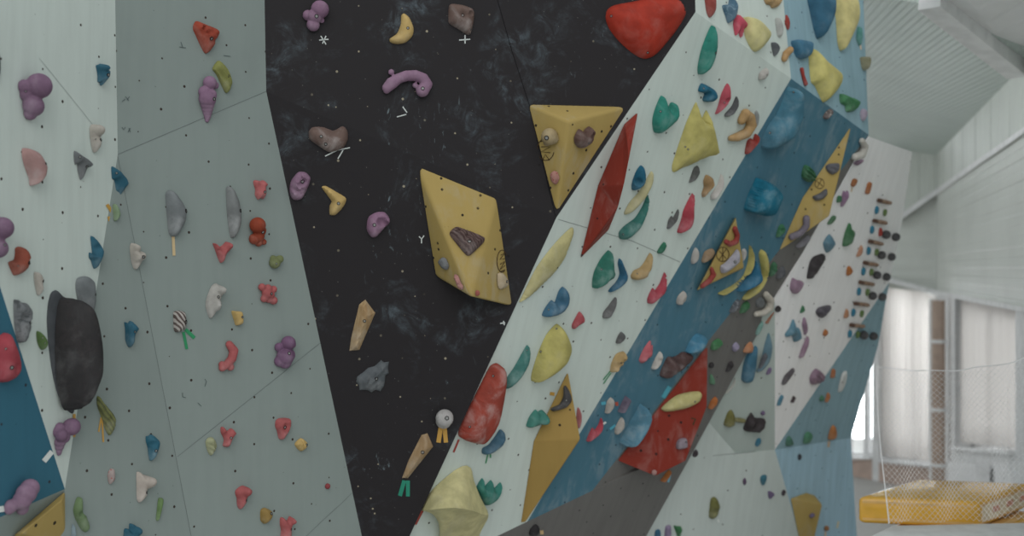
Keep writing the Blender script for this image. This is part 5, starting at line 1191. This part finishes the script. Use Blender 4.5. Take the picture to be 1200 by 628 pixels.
# ---- charcoal band
H('dark grey oval hold beside a green one, on the charcoal edge', [(854.4, 364.8), (859, 355.3), (865.8, 351), (868, 356.2), (864.9, 363), (858, 366.7)], (84, 88, 94), 6, style='blotch', col2=(120, 122, 126), on='BL')
H('green lumpy hold beside the dark oval, on the charcoal band', [(866.8, 366.7), (869.7, 356.2), (877.3, 353.4), (879.6, 360), (874.4, 365.8)], (66, 122, 80), 6, rough=.4, on='GB')
S('cream crescent ring hold on the charcoal band under the outer yellow crescent', [(897.5, 345, 4), (903, 352, 4.6), (902, 361, 4.6), (894.5, 366.5, 4), (886, 368, 3.4)], (186, 180, 168), on='GB', chain=True, vox=4)
H('flat grey disc hold inside the cream crescent ring', [(886, 352), (890, 348.5), (895, 350), (896.5, 355.5), (894, 360), (888.5, 360.5), (885.5, 357)], (104, 108, 110), 3, on='GB', p=3)
H('rust-brown stick-like hold below the cream crescent ring', [(895, 377.5), (899, 369), (906.5, 358.5), (910, 361), (903, 372), (899, 379)], (164, 104, 76), 5, on='GB')
S('small black knob at the upper end of the rust-brown stick', [(911.5, 362, 4, .5)], (54, 50, 50), on='FW', vox=5)
H('teal and white blade hold on the edge of the charcoal band', [(886, 392.5), (886.8, 384.9), (893, 376.3), (894, 382), (889.7, 391.6)], (120, 164, 154), 4, on='GB', chalk=.5)
H('green leafy hold beside the light blue dome, on the charcoal band', [(833.4, 409.7), (834.3, 401), (843, 397.3), (848, 402), (841, 409.7)], (70, 134, 84), 6, on='GB', rough=.5, freq=50)
H('lilac star-like hold between green and orange ones on the charcoal band', [(858, 405), (863, 401), (867, 406), (863, 413), (859, 410.7)], (150, 142, 168), 5, on='GB', rough=.4)
H('orange triangular hold on the edge of the charcoal band', [(871, 412.6), (874.4, 404), (881, 401), (884, 407.8), (881, 414.5)], (206, 140, 98), 6, on='GB', p=1.7)
S('black knob hold beside the upper corner of the big red fan', [(833.5, 428, 3.6, .4)], (56, 52, 54), on='GB', vox=5)
H('black lumpy hold lower on the charcoal band', [(851, 435.5), (853.4, 425), (859, 424), (859, 431.7), (854.4, 436)], (56, 52, 54), 5, on='GB', rough=.4)
H('pale green chip beside the edge of the big red fan', [(832, 449), (832.5, 438), (838, 445), (837.5, 451)], (108, 158, 124), 4, on='GB')
H('orange bean-shaped hold low on the charcoal band', [(829.9, 478), (832.7, 469.5), (838.5, 465), (841.3, 468.6), (839.4, 475.3), (832.7, 479.7)], (196, 118, 64), 6, on='GB')
H('white thin crescent between the charcoal band and the light grey facet', [(849, 461.5), (858, 451), (861, 442), (860.8, 451), (854.5, 459)], (186, 186, 178), 3, on='FG')
H('dark green lumpy hold on the charcoal band beside the outer yellow crescent', [(901, 320), (904, 309), (908, 307), (910.7, 313.4), (907, 323), (902, 324)], (64, 116, 82), 6, on='GB', rough=.4)
H('dark grey lumpy hold beside the dark green one on the charcoal band', [(909.5, 325.4), (912, 315.8), (918, 312.2), (922, 318.2), (919, 325.4), (913, 327.8)], (88, 90, 94), 6, on='GB', rough=.35)
H('grey slab hold below the lower edge of the long yellow volume', [(932, 288), (940, 281), (948, 276), (950.5, 280), (944, 288), (935, 291)], (128, 126, 134), 5, on='GB')
S('white half-ring hold at the upper end of the charcoal band', [(1010, 165, 3.6), (1013.5, 172, 4.4), (1010, 181, 4.8), (1001.5, 184, 4.4)], (186, 182, 174), on='GB', chain=True, vox=4)
H('purple flat hold directly under the white half-ring', [(1000, 190), (1012, 187), (1010.5, 191), (1004, 194)], (150, 122, 144), 3, on='FW')
# ---- foot of the charcoal wall
H('orange wedge hold with blue tape beneath the big red fan', [(773.4, 562.8), (776.5, 559.6), (782, 551.8), (785.9, 551.8), (784.3, 558), (778.9, 564.3)], (192, 118, 60), 6, on='DG')
T('pale blue tape strip beside the orange wedge under the red fan', (785.5, 556), (783, 565), 2.4, (112, 178, 200), 'DG')
H('black round hold at the very bottom of the charcoal wall', [(621, 620), (626.7, 614.5), (632.5, 618), (632.5, 626), (626, 630), (621, 627)], (40, 38, 40), 7, on='DG')
T('tan tape tag beside the black round hold at the bottom', (633, 624), (637, 623.6), 4.6, (198, 168, 116), 'DG')
# ---- rear wall, white part
H('orange flake hold, highest on the rear wall', [(996.8, 216.6), (999.3, 209.8), (1005.5, 210.4), (1004, 215.5), (1000.4, 219.3)], (188, 124, 82), 4, on='FW')
T('thin tan tape tag under the highest orange flake', (998.6, 219.5), (997.6, 225), 1.2, (204, 176, 132), 'FW')
H('orange upright bar hold beside the highest wooden rung', [(1013.8, 226), (1016.5, 214.5), (1021.5, 214.5), (1019, 227)], (190, 122, 80), 4, on='FW', p=2.5)
m_rung = hold_mat((164, 138, 116), .1, 'wood', (140, 108, 86))
def RUNG(label, x0, y0, x1, y1, r=2.3):
    pl = PL['FW']; s_ = pl.on(x0, y0)[1] / F
    a, b = pl.on(x0, y0, r * s_ * 1.02 + .0015), pl.on(x1, y1, r * s_ * 1.02 + .0015); R_ = r * s_
    d = (b - a) / np.linalg.norm(b - a); n = pl.n; u = np.cross(d, n); N = 12; vs, fs = [], []
    L = np.linalg.norm(b - a)
    for t, k in ((0, .82), (.06, 1), (.94, 1), (1, .82)):
        for i in range(N):
            an = 2 * math.pi * i / N; vs.append(a + d * L * t + (n * math.cos(an) + u * math.sin(an)) * R_ * k)
    fs = [(k*N+i, k*N+(i+1) % N, (k+1)*N+(i+1) % N, (k+1)*N+i) for k in range(3) for i in range(N)] + [tuple(reversed(range(N))), tuple(3*N+i for i in range(N))]
    o = new_obj('wooden_rung', vs, fs, m_rung, None, origin=a, smooth=40)
    tag(o, label, 'rung', 'campus rungs on the rear wall')
    vs, fs = tube(a - d * .004, a + d * L * .2, R_ * 1.05, 12)
    e = new_obj('rung_end_cap', vs, fs, hold_mat((104, 76, 62), .1), o, origin=a, smooth=40)
    return o
for nm, q in zip(('highest', 'second highest', 'third', 'fourth', 'fifth', 'sixth', 'lowest'),
        ((1030, 234.8, 1043.8, 238), (1024.8, 258.8, 1038.7, 261.5), (1019.5, 282.9, 1034, 286), (1013.5, 308, 1028.5, 310.6), (1008.3, 330.8, 1023.7, 333.4), (1002.5, 355.6, 1017.7, 357.6), (997.5, 380.9, 1012.5, 382.5))):
    RUNG('%s of the seven wooden rungs in the column on the rear wall%s' % (nm, ', counting down' if nm in ('third', 'fourth', 'fifth', 'sixth') else ''), *q)
ords = ('highest', 'second highest', 'third', 'fourth', 'fifth', 'sixth', 'lowest')
for nm, (x, y) in zip(ords, ((1027.9, 246.5), (1022.4, 269.4), (1018.4, 294.2), (1012.3, 318.3), (1007, 342), (1000.5, 366.5), (996.4, 391.5))):
    H('%s little sky-blue drop in the column beside the wooden rungs' % nm, [(x - 2.6, y - 3.5), (x + .5, y - 5), (x + 2.4, y - 2.6), (x + 1.8, y + 2.6), (x - .6, y + 4.8), (x - 2.4, y + 2.4)], (62, 150, 186), 3.4, on='FW', group='little blue drops by the rungs')
for nm, (x, y), c in zip(('highest', 'second', 'third', 'fourth', 'fifth', 'lowest'), ((1037.4, 249.5), (1027.6, 295.8), (1021.6, 319.3), (1017, 342.7), (1010.3, 368), (1005.6, 392.4)), [(112, 140, 84)] * 6):
    H('%s little olive-green chip in the column between blue drops and black balls' % nm, [(x - 2.2, y - 3.5), (x + 2, y - 3.8), (x + 1.8, y + 1.4), (x - .2, y + 4.2), (x - 2.4, y + 2)], (118, 146, 86), 3.2, on='FW', group='little green chips by the rungs')
H('little red drop in the row of the highest pair of black balls', [(1029.5, 271), (1031.5, 266.5), (1034, 271), (1033.6, 276), (1030.5, 276.8)], (192, 76, 66), 3.4, on='FW')
for nm, (x, y, r) in (('highest pair, inner one', (1038.7, 275, 5.3)), ('highest pair, outer one', (1050, 277.7, 5)), ('second pair, inner one', (1033.4, 299, 5)), ('second pair, outer one', (1045, 301, 4.8)), ('middle pair, inner one', (1027.9, 322.4, 5)), ('middle pair, outer one', (1039.2, 324.5, 4.8)),
        ('fourth pair, inner one', (1022.9, 346.7, 5)), ('fourth pair, outer one', (1034.3, 348, 4.8)), ('lowest pair, inner one', (1012.7, 392.8, 5.3)), ('lowest pair, outer one', (1024, 393.9, 5))):
    S('black ball hold at the rear wall edge: %s by the rungs' % nm, [(x, y, r, .75)], (74, 74, 76), on='FW', vox=6, group='black ball holds by the rungs')
H('purple leaf hold behind a green chip on the rear wall', [(985.4, 233), (988, 223.5), (991, 227), (994, 223.5), (995, 231.6), (986.7, 242.5), (985.5, 238)], (150, 116, 148), 5, on='FW')
H('green chip in front of the purple leaf hold', [(980.5, 237), (981.3, 230), (986, 230), (986, 236.5)], (76, 138, 96), 4, on='FW')
H('dark green bean hold just beyond the lower edge of the long yellow volume', [(969, 262), (975, 254), (980, 253), (979, 258), (973, 263)], (88, 128, 96), 4, on='FW')
H('green shield-shaped hold on the rear wall', [(994.6, 261), (997.5, 267.5), (1003.2, 272), (999, 286.2), (988.3, 288.5), (989, 274.8)], (66, 124, 80), 7, on='FW')
H('blue faceted cone hold beside the green shield on the rear wall', [(964.6, 283.4), (973, 274.8), (982.3, 284.8), (978, 291), (971.7, 297), (967, 292)], (98, 140, 160), 8, p=1.3, on='FW')
H('large black craggy hold on the rear wall', [(946.3, 325.8), (948.2, 308.2), (953.6, 301), (968.5, 298.7), (967, 306.8), (956.3, 320.4), (951, 326.6)], (58, 54, 56), 8, rough=.4, freq=25, on='FW', chalk=.1)
H('orange-pink flake hold beside the third little blue drop', [(1003, 300), (1009, 287.4), (1011.3, 294.7), (1007.8, 300)], (206, 148, 116), 4, on='FW')
H('orange half-disc hold on the upper middle of the rear wall', [(992.3, 313.6), (995.6, 311.7), (1000.2, 317), (997, 322.5), (992.3, 322.5)], (198, 126, 70), 4, on='FW')
H('mauve cup-shaped hold on the rear wall beside the charcoal band', [(926, 338), (928, 325.8), (934.7, 328.5), (942.8, 331), (938.7, 340.7), (932, 344.7)], (150, 120, 142), 7, on='FW', p=2.4)
H('tiny green triangular hold on the rear wall', [(937.4, 366.4), (940, 357.7), (943.6, 362.3), (942, 366)], (66, 128, 88), 3.5, on='FW')
H('dark grey pointed rock hold in the middle of the rear wall', [(955.8, 366.4), (959, 360.4), (975.3, 358.8), (971.2, 366.4), (963, 373)], (84, 80, 88), 6, rough=.3, on='FW')
H('orange sliver hold beside the sixth little blue drop', [(988.8, 371.8), (991.5, 361.5), (995, 369), (992, 373)], (202, 144, 106), 4, on='FW')
H('small orange dot hold beneath the pointed grey rock', [(963.9, 390.8), (967, 385.4), (971.2, 389.4), (967, 394.3)], (198, 126, 74), 4, on='FW')
H('blue spiky hold with claws on the rear wall', [(919.8, 390.8), (925, 384), (929.3, 374), (933, 384), (938, 385), (941, 396.2), (933.3, 401.6), (929.3, 394), (921, 394.8)], (94, 138, 158), 7, on='FW', p=1.6)
H('mauve spike hold behind the blue spiky one', [(940, 379), (942, 371.5), (947, 385), (944.5, 393), (942.5, 388)], (152, 122, 144), 4, on='FW')
H('mauve long drop hold below the blue spiky one', [(936.6, 419), (938.7, 409.7), (945.5, 393.5), (947.4, 404.3), (941.4, 417.8)], (146, 116, 136), 5, on='FW')
H('mauve ribbed shell hold on the boundary of white and blue on the rear wall', [(948.6, 443.5), (951.3, 435.7), (958, 432.4), (969, 441.3), (964.7, 449), (952.4, 450.9)], (138, 112, 130), 8, on='FW', groove=(60, 4, .3))
H('dark grey slanting bar hold low on the white rear wall', [(915.6, 450.2), (919, 440.2), (931, 432), (931, 436.5), (919, 450.2)], (84, 78, 82), 5, on='FW')
H('small blue bean hold near the grey facet edge', [(910.7, 474.7), (913.4, 464.7), (917.8, 463.6), (914.5, 474.7)], (80, 134, 158), 4, on='FW')
H('small dark brown hold beside the small blue bean', [(926.3, 471), (929, 464), (932, 465.8), (929, 471.5)], (70, 58, 60), 4, on='FW')
# ---- rear wall, blue part
H('orange bean hold beside the mauve ribbed shell', [(973.6, 442.4), (974.7, 432.4), (978.5, 433), (978, 442.4)], (192, 128, 92), 4, on='FB')
H('round green hold paired with an orange one on the blue rear wall', [(960, 466.5), (963, 463), (966.3, 466), (965, 470), (961.5, 470.3)], (82, 138, 106), 4, on='FB')
H('orange hold paired with a round green one on the blue rear wall', [(967, 470.3), (969.6, 459.6), (973.2, 464.7), (969.8, 471.4)], (196, 130, 88), 4, on='FB')
H('white oval disc hold on the blue rear wall', [(982.6, 459), (984, 447), (987, 436.8), (991.5, 434.6), (992.6, 441.3), (991, 450), (987, 458)], (196, 200, 198), 3, on='FB', p=3, bolts=[(987.5, 448, 1)])
H('orange leaf hold with a tan tape tag on the blue rear wall', [(971.4, 515), (972.5, 502.6), (977, 498.2), (981.4, 507), (979.2, 515)], (198, 132, 82), 6, on='FB')
T('tan tape tag under the orange leaf hold', (971.5, 517), (970.8, 524), 2.4, (206, 172, 132), 'FB2')
H('green lobed hold, larger of two in the row on the blue rear wall', [(942.4, 519.5), (942.4, 509.3), (948, 506), (953.5, 510.4), (949, 519.5)], (82, 142, 108), 6, on='FB')
H('green rounded hold, smaller of two, nearest the white corner', [(921.2, 522), (921.2, 513.8), (925.7, 511), (931.2, 520), (926.8, 523)], (78, 126, 106), 5, on='FB')
H('black chip hold below the two green ones on the blue rear wall', [(934.6, 535), (936.8, 531.6), (939.7, 533.9), (938, 539.4)], (62, 62, 68), 3.5, on='FB2')
H('purple chip bolted to the yellow wedge volume', [(948, 603.5), (951.5, 601), (955, 602.5), (954, 606), (949.5, 606.5)], (112, 100, 132), 3.4)
S('small orange ball hold below the yellow wedge volume', [(968.6, 619, 3.2, .5)], (190, 128, 80), on='FB2', vox=5)
T('pale tape tag under the small orange ball', (967.5, 622.5), (967, 630), 1.8, (212, 182, 146), 'FB2')
T('cream tape scrap alone on the blue rear wall near its outer edge', (982.6, 611), (981, 618.6), 2, (206, 190, 150), 'FB2')
# ---- light grey facet
H('olive mushroom-like hold with a stalk on the light grey facet', [(849.3, 498.3), (852, 484.3), (856.3, 480), (860.7, 486), (862.4, 498.3), (854.5, 501.5)], (128, 124, 66), 8, on='FG')
S('olive peg stalk next to the mushroom-like hold', [(863, 492, 3), (871, 493, 2.8)], (136, 132, 88), on='FG', chain=True, vox=4)
H('large black jagged rock hold on the light grey facet', [(872, 503.6), (874.7, 491.3), (880, 483.4), (886, 490.4), (898.3, 493), (897.4, 500), (889.6, 507), (879, 507)], (56, 50, 52), 9, on='FG', rough=.55, freq=24, chalk=.08)
S('tiny purple chip above the black jagged rock', [(894, 484, 2.8, .4)], (114, 94, 128), on='FG', vox=5)
H('small blue half-moon hold below the black jagged rock', [(885.2, 521), (887, 514), (891.3, 514), (892.2, 519.3), (887.8, 524)], (66, 136, 166), 4, on='FG')
H('purple chip at the upper edge of the light grey facet', [(898.3, 438.8), (900, 431.8), (903.6, 430.9), (903.6, 437)], (132, 112, 148), 4, on='FG')
H('blue boot-shaped slab hold on the light grey facet', [(870, 445), (871.6, 426), (875.4, 414.5), (886, 405), (887, 420), (885.9, 435.5), (883, 447), (874.4, 449.4)], (70, 124, 152), 7, on='FG', p=2.6)
H('blue crescent slab hold beside the boot-shaped one', [(900.6, 390), (905.6, 406.8), (903, 424), (894.5, 434.5), (887.5, 436.4), (892.5, 424), (896.4, 403)], (104, 140, 156), 5, on='FG')
H('dark grey drop hold between the two blue slabs', [(887.4, 430), (889, 416), (893, 411), (896, 414), (892, 424)], (90, 92, 98), 5, on='FG', lift=.03)
# ---- lower white rear wall
H('dark purple pip hold low on the white rear wall', [(870.3, 563.6), (872.6, 559.7), (875, 564.3), (873, 569)], (96, 76, 102), 3.4, on='F2')
H('teal-blue drop hold low on the white rear wall', [(891, 562), (892, 557.3), (898.7, 557.3), (897.6, 566), (894.5, 569.3)], (62, 124, 144), 5, on='F2')
H('purple triangular hold low on the white rear wall', [(900, 575.3), (908.5, 579.2), (902.3, 584.6)], (116, 100, 136), 4, on='F2')
H('black pip hold beside the yellow wedge volume', [(915.5, 577.8), (918, 573.7), (921.3, 576), (918.7, 581.5)], (64, 54, 62), 3.4, on='F2')
H('olive pod-shaped hold low on the white rear wall', [(832.7, 584.6), (837.4, 582.3), (842, 587), (844.9, 595.5), (842, 605), (836.6, 609.3), (832.7, 606.4)], (118, 118, 64), 8, on='F2', groove=(90, 2.5, .25))
T('white tape tag under the olive pod', (841, 608.5), (842.6, 612), 2.2, WT, 'F2')
H('black oval hold beside the lower corner of the big red fan', [(811.6, 533), (812.4, 529), (816.3, 527), (818.6, 531.6), (814, 536)], (66, 58, 62), 5, on='GB')
H('blue finger-like hold cut by the bottom picture edge', [(767.6, 622), (770, 620.5), (773.4, 621), (775, 632), (767.8, 632)], (58, 112, 146), 5, on='F2')
H('purple finger-like hold beside the blue one at the bottom edge', [(779.6, 617), (783, 615.3), (786, 616), (787, 632), (780, 632)], (136, 120, 150), 5, on='F2')
H('green leafy hold beside the purple finger at the bottom edge', [(789.3, 615.8), (794, 617), (798.4, 617.4), (799.6, 623.6), (796.8, 632), (793.7, 626)], (66, 132, 82), 5, on='F2', rough=.4, freq=50)
# ------------------------------------------------------------------ light and camera
wd = bpy.data.worlds.new('hall_light'); bpy.context.scene.world = wd; wd.use_nodes = True
nt = wd.node_tree; nt.nodes.clear()
ow = nt.nodes.new('ShaderNodeOutputWorld'); bg = nt.nodes.new('ShaderNodeBackground'); tcw = nt.nodes.new('ShaderNodeTexCoord')
sp = nt.nodes.new('ShaderNodeSeparateXYZ'); nt.links.new(tcw.outputs['Generated'], sp.inputs[0])
mr = nt.nodes.new('ShaderNodeMapRange'); nt.links.new(sp.outputs['Z'], mr.inputs[0])
mr.inputs[1].default_value = -.35; mr.inputs[2].default_value = .7; mr.inputs[3].default_value = .8; mr.inputs[4].default_value = 1.0
mr2 = nt.nodes.new('ShaderNodeMapRange'); nt.links.new(sp.outputs['X'], mr2.inputs[0])
mr2.inputs[1].default_value = -.6; mr2.inputs[2].default_value = .9; mr2.inputs[3].default_value = 1.1; mr2.inputs[4].default_value = .82
mm = nt.nodes.new('ShaderNodeMath'); mm.operation = 'MULTIPLY'; nt.links.new(mr.outputs[0], mm.inputs[0]); nt.links.new(mr2.outputs[0], mm.inputs[1])
bg.inputs['Color'].default_value = (.93, .98, 1.0, 1)
mr3 = nt.nodes.new('ShaderNodeMapRange'); nt.links.new(sp.outputs['Y'], mr3.inputs[0])   # the bright day outside the windows
mr3.inputs[1].default_value = .1; mr3.inputs[2].default_value = .7; mr3.inputs[3].default_value = 1.0; mr3.inputs[4].default_value = 13.0
mr4 = nt.nodes.new('ShaderNodeMapRange'); nt.links.new(sp.outputs['Z'], mr4.inputs[0])   # ... low over the horizon
mr4.inputs[1].default_value = .1; mr4.inputs[2].default_value = .3; mr4.inputs[3].default_value = 21.0; mr4.inputs[4].default_value = 1.0
nt.links.new(mr4.outputs[0], mr3.inputs[4])
m3 = nt.nodes.new('ShaderNodeMath'); m3.operation = 'MULTIPLY'; nt.links.new(mm.outputs[0], m3.inputs[0]); nt.links.new(mr3.outputs[0], m3.inputs[1])
nt.links.new(m3.outputs[0], bg.inputs['Strength']); nt.links.new(bg.outputs[0], ow.inputs[0])
sun = bpy.data.lights.new('daylight', 'SUN'); sun.energy = 1.35; sun.angle = math.radians(50); sun.color = (1, .98, .95)
so = bpy.data.objects.new('daylight', sun); C.objects.link(so); so.location = (3, -2, 6)
so.rotation_euler = Vector((-.08, .85, -.55)).to_track_quat('-Z', 'Y').to_euler()
cam = bpy.data.cameras.new('camera'); co_ = bpy.data.objects.new('camera', cam); C.objects.link(co_)
co_.location = (0, 0, CZ); co_.rotation_euler = (math.pi / 2, 0, 0)
cam.sensor_width = 36; cam.sensor_fit = 'HORIZONTAL'; cam.lens = 36 * F / 1200
cam.dof.use_dof = True; cam.dof.focus_distance = 4.45; cam.dof.aperture_fstop = 1.5
cam.clip_end = 200
sc = bpy.context.scene; sc.camera = co_
sc.view_settings.view_transform = 'Standard'; sc.view_settings.look = 'None'; sc.view_settings.gamma = 1; sc.view_settings.use_curve_mapping = False
sc.view_settings.exposure = -0.52
sc.cycles.use_denoising = True
